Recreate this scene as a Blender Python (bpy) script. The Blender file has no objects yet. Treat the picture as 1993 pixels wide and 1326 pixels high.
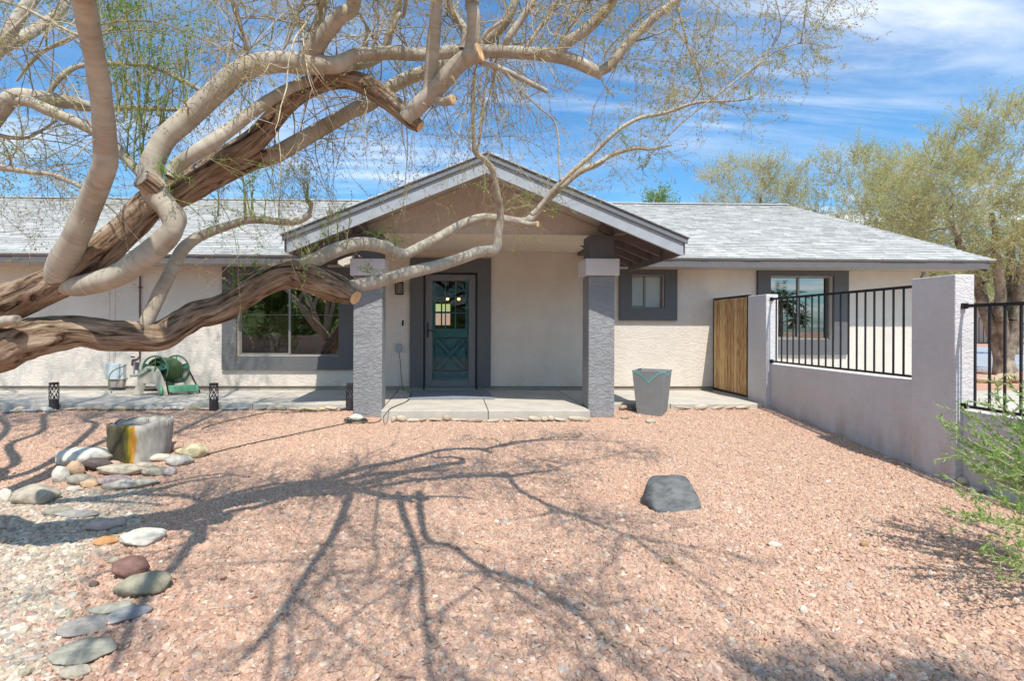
import bpy, bmesh, math, random
import numpy as np
from mathutils import Vector, Matrix, noise
rng = np.random.default_rng(7)
random.seed(7)
R = math.radians
C = bpy.context.scene.collection
scene = bpy.context.scene

# ------------------------------------------------------------------ camera
F = 1050.0                       # focal length in pixels of the 1993 px wide photograph
PPX, PPY = 913.0, 637.0
CAMZ = 1.194
YAW, ROLL = R(1.55), 0.0035
cam_d = bpy.data.cameras.new('camera')
cam = bpy.data.objects.new('camera', cam_d)
C.objects.link(cam)
cam_d.sensor_width = 36.0
cam_d.lens = F / 1993 * 36.0
cam_d.shift_x = (996.5 - PPX) / 1993
cam_d.shift_y = (PPY - 663.0) / 1993
cam_d.clip_start = 0.05
cam_d.clip_end = 3000
Mc = Matrix.Rotation(-YAW, 4, 'Z') @ Matrix.Rotation(R(90), 4, 'X') @ Matrix.Rotation(ROLL, 4, 'Z')
cam.matrix_world = Matrix.Translation((0, 0, CAMZ)) @ Mc
scene.camera = cam

def ray(px, py):
    return Mc.to_3x3() @ Vector(((px - PPX) / F, -(py - PPY) / F, -1))
def at(px, py, Y):
    d = ray(px, py)
    return Vector((0, 0, CAMZ)) + d * (Y / d.y)
def X_(px, Y): return at(px, PPY, Y).x
def Z_(py, Y, px=900): return at(px, py, Y).z
def smooth(a, b, x):
    t = min(1, max(0, (x - a) / (b - a)))
    return t * t * (3 - 2 * t)
GP = [(-60, -.30), (-8, -.35), (0, -.47), (2, -.47), (3.5, -.43), (5.19, -.355), (7, -.2), (8.3, -.09), (10, -.07), (14, -.05), (60, .1), (200, .1)]
def gz(x, y):
    for (a, za), (b, zb) in zip(GP, GP[1:]):
        if y <= b or b == 200:
            z = za + (zb - za) * min(1, max(0, (y - a) / (b - a)))
            break
    if -9 < x < 9 and -3 < y < 9.5:
        z += .022 * noise.noise(Vector((x * .8, y * .8, 1.3))) + .01 * noise.noise(Vector((x * 2.5, y * 2.5, 4.3)))
    return z
def atg(px, py):
    d = ray(px, py)
    z = -.3
    for _ in range(12):
        t = (z - CAMZ) / d.z
        p = Vector((0, 0, CAMZ)) + d * t
        z = gz(p.x, p.y)
    return Vector((p.x, p.y, z))

# ------------------------------------------------------------------ sun + sky
SUN = Vector((.20, -1, 1.62)).normalized()      # towards the sun
sun_d = bpy.data.lights.new('sun', 'SUN')
sun_d.energy = 3.05
sun_d.angle = R(0.53)
sun_d.color = (1.0, .95, .87)
sun = bpy.data.objects.new('sun', sun_d)
sun.rotation_mode = 'QUATERNION'
sun.rotation_quaternion = (-SUN).to_track_quat('-Z', 'Y')
sun.location = (3, -6, 12)
C.objects.link(sun)
world = bpy.data.worlds.new('World')
scene.world = world
world.use_nodes = True
nt = world.node_tree
nt.nodes.clear()
N, L = nt.nodes, nt.links
out = N.new('ShaderNodeOutputWorld')
bg = N.new('ShaderNodeBackground')
bg.inputs['Strength'].default_value = 0.15
sky = N.new('ShaderNodeTexSky')
sky.sky_type = 'NISHITA'
sky.sun_disc = False
sky.sun_elevation = math.asin(SUN.z)
sky.sun_rotation = math.atan2(SUN.x, SUN.y)
sky.air_density = 1.0
sky.dust_density = 1.4
sky.ozone_density = 2.5
tc = N.new('ShaderNodeTexCoord')
sep = N.new('ShaderNodeSeparateXYZ')
L.new(tc.outputs['Generated'], sep.inputs[0])
def mathn(op, a, b=None, tree=nt, clamp=False):
    n = tree.nodes.new('ShaderNodeMath'); n.operation = op; n.use_clamp = clamp
    for i, v in enumerate((a, b)):
        if v is None: continue
        if isinstance(v, (int, float)): n.inputs[i].default_value = v
        else: tree.links.new(v, n.inputs[i])
    return n.outputs[0]
# clouds live on a high flat layer: direction / height
zz = mathn('ADD', mathn('MAXIMUM', sep.outputs['Z'], 0.0), 0.16)
cx = mathn('DIVIDE', sep.outputs['X'], zz)
cy = mathn('DIVIDE', sep.outputs['Y'], zz)
comb = N.new('ShaderNodeCombineXYZ'); L.new(cx, comb.inputs[0]); L.new(cy, comb.inputs[1])
mp = N.new('ShaderNodeMapping'); mp.inputs['Rotation'].default_value = (0, 0, R(42)); mp.inputs['Scale'].default_value = (.5, 2.0, 1)
L.new(comb.outputs[0], mp.inputs[0])
n1 = N.new('ShaderNodeTexNoise'); n1.inputs['Scale'].default_value = 1.5; n1.inputs['Detail'].default_value = 9; n1.inputs['Roughness'].default_value = .62; n1.inputs['Distortion'].default_value = .5
L.new(mp.outputs[0], n1.inputs['Vector'])
mp2 = N.new('ShaderNodeMapping'); mp2.inputs['Scale'].default_value = (.8, .9, 1); mp2.inputs['Location'].default_value = (3.9, .7, 0)
L.new(comb.outputs[0], mp2.inputs[0])
n2 = N.new('ShaderNodeTexNoise'); n2.inputs['Scale'].default_value = .9; n2.inputs['Detail'].default_value = 6; n2.inputs['Roughness'].default_value = .5
L.new(mp2.outputs[0], n2.inputs['Vector'])
def ramp(val, p0, p1, v0=0.0, v1=1.0, tree=nt):
    n = tree.nodes.new('ShaderNodeMapRange'); n.interpolation_type = 'SMOOTHSTEP'
    tree.links.new(val, n.inputs[0])
    n.inputs[1].default_value, n.inputs[2].default_value, n.inputs[3].default_value, n.inputs[4].default_value = p0, p1, v0, v1
    return n.outputs[0]
streak = ramp(n1.outputs[0], .38, .78)
puff = ramp(n2.outputs[0], .42, .68)
low = ramp(sep.outputs['Z'], .0, .42, 1.0, .25)
fac = mathn('ADD', mathn('MULTIPLY', streak, .34), mathn('MULTIPLY', mathn('MULTIPLY', puff, streak), mathn('MULTIPLY', low, 3.4)), clamp=True)
fac = mathn('MULTIPLY', fac, .85)
tint = N.new('ShaderNodeMix'); tint.data_type = 'RGBA'; tint.blend_type = 'MULTIPLY'; tint.inputs['Factor'].default_value = 1
L.new(sky.outputs[0], tint.inputs['A']); tint.inputs['B'].default_value = (.37, .65, .79, 1)
mixc = N.new('ShaderNodeMix'); mixc.data_type = 'RGBA'
L.new(fac, mixc.inputs['Factor']); L.new(tint.outputs['Result'], mixc.inputs['A'])
mixc.inputs['B'].default_value = (5.1, 5.2, 5.3, 1)
L.new(mixc.outputs['Result'], bg.inputs['Color'])
L.new(bg.outputs[0], out.inputs[0])
scene.view_settings.view_transform = 'Standard'
scene.view_settings.look = 'None'
scene.view_settings.gamma = 1
scene.view_settings.exposure = 0.86
scene.view_settings.use_curve_mapping = False

# ------------------------------------------------------------------ materials
MATS = {}
def mat(name, col, rough=.8, spec=.3, metal=0.0, var=None, bump=None, rand_island=0, col2=None, vscale=3, stretch=(1, 1, 1), emission=None, coord='Object', hue=0):
    """procedural surface: base colour with noise mottling + fine bump (list of (scale, strength, detail))"""
    if name in MATS: return MATS[name]
    m = bpy.data.materials.new(name); m.use_nodes = True; t = m.node_tree; MATS[name] = m
    b = t.nodes['Principled BSDF']
    b.inputs['Roughness'].default_value = rough
    b.inputs['Specular IOR Level'].default_value = spec
    b.inputs['Metallic'].default_value = metal
    tcn = t.nodes.new('ShaderNodeTexCoord'); mpn = t.nodes.new('ShaderNodeMapping')
    mpn.inputs['Scale'].default_value = stretch
    t.links.new(tcn.outputs[coord], mpn.inputs[0])
    c = None
    rgb = t.nodes.new('ShaderNodeRGB'); rgb.outputs[0].default_value = (*col, 1); c = rgb.outputs[0]
    if var:
        no = t.nodes.new('ShaderNodeTexNoise'); no.inputs['Scale'].default_value = vscale; no.inputs['Detail'].default_value = 8; no.inputs['Roughness'].default_value = .6
        t.links.new(mpn.outputs[0], no.inputs['Vector'])
        mx = t.nodes.new('ShaderNodeMix'); mx.data_type = 'RGBA'
        f = ramp(no.outputs[0], .32, .68, 0, 1, t)
        t.links.new(f, mx.inputs['Factor'])
        k = 1 + var; k2 = 1 - var
        mx.inputs['A'].default_value = (*[v * k for v in col], 1)
        mx.inputs['B'].default_value = (*(col2 if col2 else [v * k2 for v in col]), 1)
        c = mx.outputs['Result']
    if rand_island:
        g = t.nodes.new('ShaderNodeNewGeometry')
        hs = t.nodes.new('ShaderNodeHueSaturation')
        v = ramp(g.outputs['Random Per Island'], 0, 1, 1 - rand_island, 1 + rand_island, t)
        t.nodes[-1].interpolation_type = 'LINEAR'
        t.links.new(v, hs.inputs['Value']); t.links.new(c, hs.inputs['Color'])
        if hue:
            hv = mathn('ADD', mathn('MULTIPLY', mathn('FRACT', mathn('MULTIPLY', g.outputs['Random Per Island'], 37.7, t), None, t), hue * 2, t), .5 - hue, t)
            t.links.new(hv, hs.inputs['Hue'])
        c = hs.outputs[0]
    t.links.new(c, b.inputs['Base Color'])
    if bump:
        prev = None
        for sc, st, dt in bump:
            no = t.nodes.new('ShaderNodeTexNoise'); no.inputs['Scale'].default_value = sc; no.inputs['Detail'].default_value = dt; no.inputs['Roughness'].default_value = .6
            t.links.new(mpn.outputs[0], no.inputs['Vector'])
            bn = t.nodes.new('ShaderNodeBump'); bn.inputs['Strength'].default_value = st; bn.inputs['Distance'].default_value = .3 / sc
            t.links.new(no.outputs[0], bn.inputs['Height'])
            if prev: t.links.new(prev, bn.inputs['Normal'])
            prev = bn.outputs[0]
        t.links.new(prev, b.inputs['Normal'])
    if emission:
        b.inputs['Emission Color'].default_value = (*emission[0], 1); b.inputs['Emission Strength'].default_value = emission[1]
    return m

def stucco(name, col, amp=.5, var=.05):
    """skip-trowel stucco: ridged noise stretched sideways"""
    if name in MATS: return MATS[name]
    m = mat(name, col, rough=.9, spec=.15, var=var, vscale=1.3)
    t = m.node_tree; b = t.nodes['Principled BSDF']
    tcn = t.nodes.new('ShaderNodeTexCoord'); mpn = t.nodes.new('ShaderNodeMapping')
    mpn.inputs['Scale'].default_value = (.55, .55, 1.25)
    t.links.new(tcn.outputs['Object'], mpn.inputs[0])
    a = t.nodes.new('ShaderNodeTexNoise'); a.inputs['Scale'].default_value = 14; a.inputs['Detail'].default_value = 4; a.inputs['Distortion'].default_value = 1.6; a.inputs['Roughness'].default_value = .55
    t.links.new(mpn.outputs[0], a.inputs['Vector'])
    r1 = ramp(a.outputs[0], .45, .56, 0, 1, t)
    c = t.nodes.new('ShaderNodeTexNoise'); c.inputs['Scale'].default_value = 45; c.inputs['Detail'].default_value = 6
    t.links.new(mpn.outputs[0], c.inputs['Vector'])
    h = mathn('ADD', r1, mathn('MULTIPLY', c.outputs[0], .9, t), t)
    gp = t.nodes.new('ShaderNodeNewGeometry'); sp_ = t.nodes.new('ShaderNodeSeparateXYZ'); t.links.new(gp.outputs['Position'], sp_.inputs[0])
    st = t.nodes.new('ShaderNodeTexNoise'); st.inputs['Scale'].default_value = 2.2; st.inputs['Detail'].default_value = 9; st.inputs['Roughness'].default_value = .7
    mps = t.nodes.new('ShaderNodeMapping'); mps.inputs['Scale'].default_value = (2.2, 2.2, .5); t.links.new(gp.outputs['Position'], mps.inputs[0]); t.links.new(mps.outputs[0], st.inputs['Vector'])
    splash = mathn('MULTIPLY', ramp(sp_.outputs['Z'], -.35, .45, 1, 0.12, t), ramp(st.outputs[0], .38, .70, 0, 1, t), t)
    mxd = t.nodes.new('ShaderNodeMix'); mxd.data_type = 'RGBA'; mxd.blend_type = 'MULTIPLY'
    old = b.inputs['Base Color'].links[0].from_socket
    t.links.new(mathn('MULTIPLY', splash, .75, t), mxd.inputs['Factor']); t.links.new(old, mxd.inputs['A']); mxd.inputs['B'].default_value = (.70, .60, .52, 1); t.links.new(mxd.outputs['Result'], b.inputs['Base Color'])
    bn = t.nodes.new('ShaderNodeBump'); bn.inputs['Strength'].default_value = amp; bn.inputs['Distance'].default_value = .012
    t.links.new(h, bn.inputs['Height']); t.links.new(bn.outputs[0], b.inputs['Normal'])
    return m

M_wall = stucco('wall_stucco', (.66, .59, .515), .42)
M_ceil = mat('porch_ceiling', (.70, .61, .50), .9, .1, var=.02)
M_trim = stucco('grey_trim_stucco', (.128, .128, .132), .25)
M_col = stucco('column_stucco', (.28, .283, .29), .7, .1)
M_cap = mat('cap_stone', (.58, .55, .54), .9, .15, var=.05, bump=[(60, .3, 4)])
M_gw = stucco('garden_wall_stucco', (.60, .58, .58), .45)
M_fascia = mat('fascia_paint', (.13, .12, .118), .6, .3, var=.06, vscale=6)
M_rake = mat('rake_paint', (.33, .35, .37), .6, .3, var=.08, vscale=5, bump=[(30, .1, 3)])
M_beam = mat('beam_paint', (.15, .13, .125), .7, .25, var=.12, vscale=8)
M_soffit = mat('soffit_board', (.42, .37, .33), .85, .15, var=.05)
M_shingle = mat('roof_shingle', (.48, .47, .45), .95, .1, var=.10, vscale=25, rand_island=.16, bump=[(160, .5, 3)])
M_shedge = mat('shingle_edge', (.09, .085, .085), .95, .1, var=.15, vscale=30)
M_conc = mat('pale_concrete', (.47, .43, .37), .92, .15, var=.12, vscale=2.5, col2=(.43, .39, .34), bump=[(40, .25, 6), (6, .1, 4)])
M_founds = mat('foundation_strip', (.33, .28, .23), .9, .1, var=.1, vscale=5)
M_alu = mat('window_aluminium', (.20, .17, .14), .45, .5, metal=.4, var=.05)
M_alu_l = mat('pale_aluminium', (.24, .235, .21), .4, .5, metal=.3, var=.05)
M_black = mat('black_iron', (.012, .012, .014), .5, .4, var=.2, vscale=40)
M_teal = mat('teal_door_paint', (.022, .125, .135), .5, .4, var=.06, vscale=4)
M_greyd = mat('grey_door_metal', (.155, .155, .16), .5, .4, var=.03)
M_mat = mat('doormat_rubber', (.22, .24, .27), .95, .1, var=.12, vscale=20, bump=[(120, .6, 3)])
M_plant = mat('planter_paint', (.22, .225, .22), .75, .25, var=.07, vscale=7, bump=[(50, .12, 4)])
M_tealst = mat('teal_stripe_paint', (.14, .42, .38), .7, .3, var=.05)
M_soil = mat('dark_soil', (.07, .045, .03), .95, .1, var=.3, vscale=30, bump=[(60, .8, 4)])
M_utility = mat('utility_grey', (.50, .54, .56), .5, .4, var=.08, vscale=5)
M_brownpipe = mat('brown_pipe', (.09, .05, .04), .6, .3, var=.1)
M_white = mat('white_plastic', (.72, .72, .70), .5, .4)
M_tan = mat('tan_plastic', (.50, .44, .34), .6, .3, var=.12, vscale=9)
M_green = mat('green_plastic', (.06, .16, .095), .5, .35, var=.12, vscale=10)
M_green2 = mat('bright_green_plastic', (.13, .33, .20), .5, .35, var=.1, vscale=10)
M_hose = mat('green_hose', (.07, .12, .045), .5, .4, var=.15)
M_cord = mat('cord_rubber', (.03, .05, .035), .6, .3)
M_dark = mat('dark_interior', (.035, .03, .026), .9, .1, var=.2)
M_curtain = mat('curtain_cloth', (.62, .60, .55), .9, .1, var=.05)
M_brownwood = mat('brown_far_wood', (.16, .075, .05), .9, .1, var=.2, vscale=4)
M_tanwall = stucco('tan_far_wall', (.48, .40, .33), .3)

def glass(name, ior, tintc=(.85, .88, .88), rough=0.0):
    m = bpy.data.materials.new(name); m.use_nodes = True; t = m.node_tree; t.nodes.clear()
    o = t.nodes.new('ShaderNodeOutputMaterial'); tr = t.nodes.new('ShaderNodeBsdfTransparent'); tr.inputs[0].default_value = (*tintc, 1)
    gl = t.nodes.new('ShaderNodeBsdfGlossy'); gl.inputs['Roughness'].default_value = rough
    fr = t.nodes.new('ShaderNodeFresnel'); fr.inputs[0].default_value = ior
    mx = t.nodes.new('ShaderNodeMixShader')
    t.links.new(fr.outputs[0], mx.inputs[0]); t.links.new(tr.outputs[0], mx.inputs[1]); t.links.new(gl.outputs[0], mx.inputs[2]); t.links.new(mx.outputs[0], o.inputs[0])
    return m
M_glass = glass('window_glass', 3.1)
M_glass3 = glass('bedroom_glass', 4.2)
M_stormglass = glass('storm_glass', 1.24, (.95, .97, .97))
M_frost = mat('frosted_glass', (.36, .38, .36), .35, .5, var=.12, vscale=1.5)

# ------------------------------------------------------------------ object helpers
def tag(o, label=None, cat=None, group=None, kind=None):
    if label: o['label'] = label
    if cat: o['category'] = cat
    if group: o['group'] = group
    if kind: o['kind'] = kind
    return o
def empty(name, loc, label=None, cat=None, group=None, rz=0):
    o = bpy.data.objects.new(name, None); C.objects.link(o); o.location = loc; o.rotation_euler = (0, 0, rz)
    o.empty_display_size = .2
    return tag(o, label, cat, group)
def link_mesh(name, me, m, parent=None, smooth_=False):
    if m:
        for q in (m if isinstance(m, (list, tuple)) else [m]): me.materials.append(q)
    o = bpy.data.objects.new(name, me); C.objects.link(o)
    if parent:
        o.parent = parent
        mw = Matrix.Identity(4); p = parent
        while p:
            mw = Matrix.LocRotScale(p.location, p.rotation_euler, p.scale) @ mw if True else mw
            p = p.parent
        o.matrix_parent_inverse = Matrix.Identity(4)
        o['_w'] = 1
        del o['_w']
        # meshes are written in world coordinates: shift them into the parent's frame
        me.transform(mw.inverted())
    if smooth_:
        me.polygons.foreach_set('use_smooth', [True] * len(me.polygons))
    return o
class MB:
    def __init__(s): s.v = []; s.f = []; s.mi = []
    def add(s, vs, fs, mi=0):
        b = len(s.v); s.v += [tuple(v) for v in vs]; s.f += [tuple(i + b for i in f) for f in fs]; s.mi += [mi] * len(fs); return s
    def box(s, x0, x1, y0, y1, z0, z1, mi=0):
        x0, x1 = sorted((x0, x1)); y0, y1 = sorted((y0, y1)); z0, z1 = sorted((z0, z1))
        return s.add([(x0, y0, z0), (x1, y0, z0), (x1, y1, z0), (x0, y1, z0), (x0, y0, z1), (x1, y0, z1), (x1, y1, z1), (x0, y1, z1)],
                     [(0, 3, 2, 1), (4, 5, 6, 7), (0, 1, 5, 4), (1, 2, 6, 5), (2, 3, 7, 6), (3, 0, 4, 7)], mi)
    def bar(s, a, b, w, h, up=(0, 0, 1), mi=0):
        a = Vector(a); b = Vector(b); d = (b - a).normalized(); u = Vector(up); sd = d.cross(u).normalized(); u = sd.cross(d)
        vs = [p + sd * (w / 2 * i) + u * (h / 2 * j) for p in (a, b) for (i, j) in ((-1, -1), (1, -1), (1, 1), (-1, 1))]
        return s.add(vs, [(0, 1, 2, 3), (7, 6, 5, 4), (0, 4, 5, 1), (1, 5, 6, 2), (2, 6, 7, 3), (3, 7, 4, 0)], mi)
    def prism(s, poly, y0, y1, mi=0):     # polygon in x,z extruded along y
        n = len(poly)
        vs = [(x, y0, z) for x, z in poly] + [(x, y1, z) for x, z in poly]
        fs = [tuple(range(n)), tuple(range(2 * n - 1, n - 1, -1))] + [(i, i + n, (i + 1) % n + n, (i + 1) % n) for i in range(n)]
        return s.add(vs, fs, mi)
    def tube(s, pts, r, n=8, mi=0, cap=True):
        pts = [Vector(p) for p in pts]; rs = r if isinstance(r, (list, tuple)) else [r] * len(pts)
        t0 = (pts[1] - pts[0]).normalized(); u = t0.orthogonal().normalized(); vs = []; fs = []
        for i, p in enumerate(pts):
            t = ((pts[min(i + 1, len(pts) - 1)] - pts[max(i - 1, 0)])).normalized()
            u = (u - t * u.dot(t)).normalized(); w = t.cross(u)
            for k in range(n):
                a = 2 * math.pi * k / n; vs.append(p + (u * math.cos(a) + w * math.sin(a)) * rs[i])
        for i in range(len(pts) - 1):
            for k in range(n):
                k2 = (k + 1) % n; fs.append((i * n + k, i * n + k2, (i + 1) * n + k2, (i + 1) * n + k))
        if cap: fs.append(tuple(range(n - 1, -1, -1))); fs.append(tuple((len(pts) - 1) * n + k for k in range(n)))
        return s.add(vs, fs, mi)
    def build(s, name, m, parent=None, smooth_=False, bevel=0, normals=True):
        me = bpy.data.meshes.new(name); me.from_pydata(s.v, [], s.f)
        me.polygons.foreach_set('material_index', s.mi)
        if normals or bevel:
            bm = bmesh.new(); bm.from_mesh(me)
            if bevel:
                bmesh.ops.bevel(bm, geom=[e for e in bm.edges if e.is_manifold and e.calc_face_angle(0) > .5], offset=bevel, segments=2, affect='EDGES', profile=.5)
            if normals: bmesh.ops.recalc_face_normals(bm, faces=bm.faces)
            bm.to_mesh(me); bm.free()
        me.update()
        return link_mesh(name, me, m, parent, smooth_)
def sph(c, r, n=12, sz=1.0):
    c = Vector(c); m = MB(); vs = []; fs = []
    for i in range(n + 1):
        th = math.pi * i / n
        for k in range(n):
            a = 2 * math.pi * k / n; vs.append(c + Vector((math.sin(th) * math.cos(a), math.sin(th) * math.sin(a), math.cos(th) * sz)) * r)
    for i in range(n):
        for k in range(n): fs.append((i * n + k, (i + 1) * n + k, (i + 1) * n + (k + 1) % n, i * n + (k + 1) % n))
    m.add(vs, fs); return m

# ------------------------------------------------------------------ ground
def axis(parts):
    out_ = []
    for a, b, s in parts:
        n = max(1, int(round((b - a) / s))); out_ += [a + (b - a) * i / n for i in range(n)]
    out_.append(parts[-1][1]); return out_
xs = axis([(-400, -60, 60), (-60, -9, 6), (-9, 9, .15), (9, 60, 6), (60, 400, 60)])
ys = axis([(-200, -20, 20), (-20, -3, 2), (-3, 1, .5), (1, 9.5, .14), (9.5, 30, 3), (30, 600, 60)])
vv = [(x, y, gz(x, y)) for y in ys for x in xs]
nx = len(xs)
ff = [(j * nx + i, j * nx + i + 1, (j + 1) * nx + i + 1, (j + 1) * nx + i) for j in range(len(ys) - 1) for i in range(nx - 1)]
me = bpy.data.meshes.new('ground'); me.from_pydata(vv, [], ff)
M_dirt = mat('pink_dirt', (.47, .27, .185), .95, .1, var=.12, vscale=2.2, col2=(.40, .25, .18), bump=[(90, .9, 6), (14, .25, 4)])
tag(link_mesh('ground', me, M_dirt, None, True), 'pinkish desert dirt under the gravel of the front yard', None, None, 'structure')
# far hillside seen right of the house
def hill(name, x0, x1, y, h, seed, m):
    mb = MB(); n = 40; vs = []; fs = []
    for j in range(8):
        for i in range(n + 1):
            x = x0 + (x1 - x0) * i / n
            e = math.sin(math.pi * i / n) ** .6
            t = j / 7
            vs.append((x, y + t * h * 2.2, .0 + h * e * t * (.8 + .45 * noise.noise(Vector((x / 22, seed + t, 0))))))
    for j in range(7):
        for i in range(n): fs.append((j * (n + 1) + i, j * (n + 1) + i + 1, (j + 1) * (n + 1) + i + 1, (j + 1) * (n + 1) + i))
    mb.add(vs, fs); return tag(mb.build(name, m, None, True), 'dry scrubby hillside far behind', None, None, 'structure')
M_hill = mat('hill_scrub', (.20, .15, .09), .95, .1, var=.35, vscale=.12, col2=(.10, .13, .045), bump=[(1.5, .9, 6)])
hill('hill', 60, 330, 120, 34, 3.1, M_hill)
M_hillg = mat('green_hill_scrub', (.13, .17, .05), .95, .1, var=.4, vscale=.25, col2=(.05, .075, .02), bump=[(1.2, 1, 6)])
hb = hill('hill', -160, 12, -45, 16, 8.3, M_hillg)
hb.data.transform(Matrix.Translation((0, -45, 0)) @ Matrix.Scale(-1, 4, (0, 1, 0)) @ Matrix.Translation((0, 45, 0)))
hb['label'] = 'green scrub hillside across the street, mirrored in the big window'

# ------------------------------------------------------------------ house
HW = 10.2                                             # depth of the front wall
house = empty('house', (0.4, HW, 0), 'single storey grey and beige stucco house with shingle roof and gabled porch', 'house')
def H(name, mb, m, parent=house, **k): return mb.build(name, m, parent, **k)
WZ0 = Z_(752, HW)
WZ1 = 2.62
WX0, WX1 = -13.5, X_(1790, HW)
w1 = dict(x0=X_(462, HW), x1=X_(660, HW), z0=Z_(693, HW, 560), z1=Z_(533, HW, 560))
dr = dict(x0=X_(824, HW), x1=X_(929, HW), z0=WZ0 - .02, z1=Z_(531, HW))
w2 = dict(x0=X_(1228, HW), x1=X_(1292, HW), z0=Z_(600, HW, 1260), z1=Z_(536, HW, 1260))
w3 = dict(x0=X_(1497, HW), x1=X_(1620, HW), z0=Z_(661, HW, 1550), z1=Z_(538, HW, 1550))
holes = [w1, dr, w2, w3]
def wall_holes(x0, x1, z0, z1, y, t, holes):
    X = sorted({x0, x1, *[h[k] for h in holes for k in ('x0', 'x1')]}); Z = sorted({z0, z1, *[min(max(h[k], z0), z1) for h in holes for k in ('z0', 'z1')]})
    m = MB()
    for a, b in zip(X, X[1:]):
        for c, d in zip(Z, Z[1:]):
            cx_, cz_ = (a + b) / 2, (c + d) / 2
            if any(h['x0'] < cx_ < h['x1'] and h['z0'] < cz_ < h['z1'] for h in holes): continue
            m.add([(a, y, c), (b, y, c), (b, y, d), (a, y, d)], [(0, 1, 2, 3)])
            m.add([(a, y + t, c), (b, y + t, c), (b, y + t, d), (a, y + t, d)], [(3, 2, 1, 0)])
    for h in holes:
        a, b, c, d = h['x0'], h['x1'], max(h['z0'], z0), h['z1']
        m.add([(a, y, c), (b, y, c), (b, y, d), (a, y, d), (a, y + t, c), (b, y + t, c), (b, y + t, d), (a, y + t, d)],
              [(0, 4, 5, 1), (1, 5, 6, 2), (2, 6, 7, 3), (3, 7, 4, 0)])
    return m
H('wall', wall_holes(WX0, WX1, WZ0, WZ1, HW, .2, holes), M_wall, normals=False)
H('wall', MB().box(WX1 - .2, WX1 - .002, HW + .2, 21, WZ0, WZ1).box(WX0, WX1 - .2, 20.8, 21, WZ0, WZ1).box(WX0 + .002, WX0 + .2, HW + .2, 20.8, WZ0, WZ1), M_wall)
H('foundation', MB().box(WX0, WX1 - .01, HW + .03, HW + .25, -.2, WZ0), M_founds)
# thin painted conduits / wall joint
H('cable_conduit', MB().box(X_(211, HW), X_(213.5, HW), HW - .008, HW - .001, .55, 2.3).box(X_(222, HW), X_(224.5, HW), HW - .008, HW - .001, .55, 2.3), M_wall)
# interiors
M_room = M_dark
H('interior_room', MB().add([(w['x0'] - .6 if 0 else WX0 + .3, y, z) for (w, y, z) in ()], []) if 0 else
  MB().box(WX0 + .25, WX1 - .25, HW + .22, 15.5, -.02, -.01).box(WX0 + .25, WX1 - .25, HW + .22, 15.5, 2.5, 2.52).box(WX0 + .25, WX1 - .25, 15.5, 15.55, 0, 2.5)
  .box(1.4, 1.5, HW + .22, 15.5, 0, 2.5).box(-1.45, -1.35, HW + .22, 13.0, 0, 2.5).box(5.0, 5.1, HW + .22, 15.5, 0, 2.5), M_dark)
# trims around openings, standing proud of the wall
def trim_ring(o, i, y0, y1, bottom=True):
    (a, b, c, d), (e, f, g, h) = o, i
    m = MB().box(a, e, y0, y1, c, d).box(f, b, y0, y1, c, d).box(e, f, y0, y1, h, d)
    if bottom: m.box(e, f, y0, y1, c, g)
    return m
def ring4(w): return (w['x0'], w['x1'], w['z0'], w['z1'])
TP = .055
H('window_surround', trim_ring((X_(434, HW), X_(688, HW), Z_(720, HW, 560), 2.3), ring4(w1), HW - TP, HW - .001), M_trim)
H('door_surround', trim_ring((X_(798, HW), X_(955, HW), WZ0, Z_(503, HW)), ring4(dr), HW - TP, HW - .001, False), M_trim)
H('window_surround', trim_ring((X_(1204, HW), X_(1316, HW), Z_(624, HW, 1260), Z_(520, HW, 1260)), ring4(w2), HW - TP, HW - .001), M_trim)
H('window_surround', trim_ring((X_(1472, HW), X_(1648, HW), Z_(690, HW, 1550), Z_(520, HW, 1550)), ring4(w3), HW - TP, HW - .001), M_trim)

# --- windows
def window(w, split, frame_m, glass_m, dy=.08, bars=None, fw=.026, label=None):
    x0, x1, z0, z1 = ring4(w); y0 = HW + dy
    f = trim_ring((x0, x1, z0, z1), (x0 + fw, x1 - fw, z0 + fw, z1 - fw), y0, y0 + .06)
    win = H('window', f, frame_m)
    if label: win['label'] = label
    xm = x0 + (x1 - x0) * split
    MB().box(xm - fw * .7, xm + fw * .7, y0 - .008, y0 + .05, z0 + fw, z1 - fw).build('meeting_stile', frame_m, win)
    # sash rails of the sliding pane
    MB().box(x0 + fw, x0 + fw * 1.9, y0 + .006, y0 + .04, z0 + fw, z1 - fw).box(x0 + fw * 1.9, xm - fw * .7, y0 + .006, y0 + .04, z0 + fw, z0 + fw * 1.8).build('sash_rail', frame_m, win)
    for a, b in ((x0 + fw, xm), (xm, x1 - fw)):
        MB().box(a + .005, b - .005, y0 + .018, y0 + .022, z0 + fw, z1 - fw).build('pane', glass_m, win)
    if bars:
        for zf in bars:
            zb = z0 + (z1 - z0) * zf
            MB().box(x0 + fw, xm - fw * .7, y0 + .008, y0 + .016, zb - .005, zb + .005).build('glazing_bar', M_alu, win)
            MB().box(xm + fw * .7, x1 - fw, y0 + .008, y0 + .016, zb - .005, zb + .005).build('glazing_bar', M_alu, win)
    return win
win1 = window(w1, .5, M_alu_l, M_glass, bars=[.5])
win2 = window(w2, .46, M_alu, M_frost, label=None)
win3 = window(w3, .5, M_alu_l, M_glass3)
# bottle behind the frosted pane, curtain and blind in the bedroom
H('curtain', MB().add([(X_(1578 + k * 2.6, HW), HW + .22 + .03 * math.sin(k * 1.9), z) for k in range(16) for z in (w3['z0'] - .05, w3['z1'])],
                       [(2 * k, 2 * k + 2, 2 * k + 3, 2 * k + 1) for k in range(15)]), M_curtain)
H('blind_headrail', MB().box(w3['x0'], w3['x1'], HW + .18, HW + .24, w3['z1'] - .14, w3['z1'] - .01), M_white)

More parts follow.
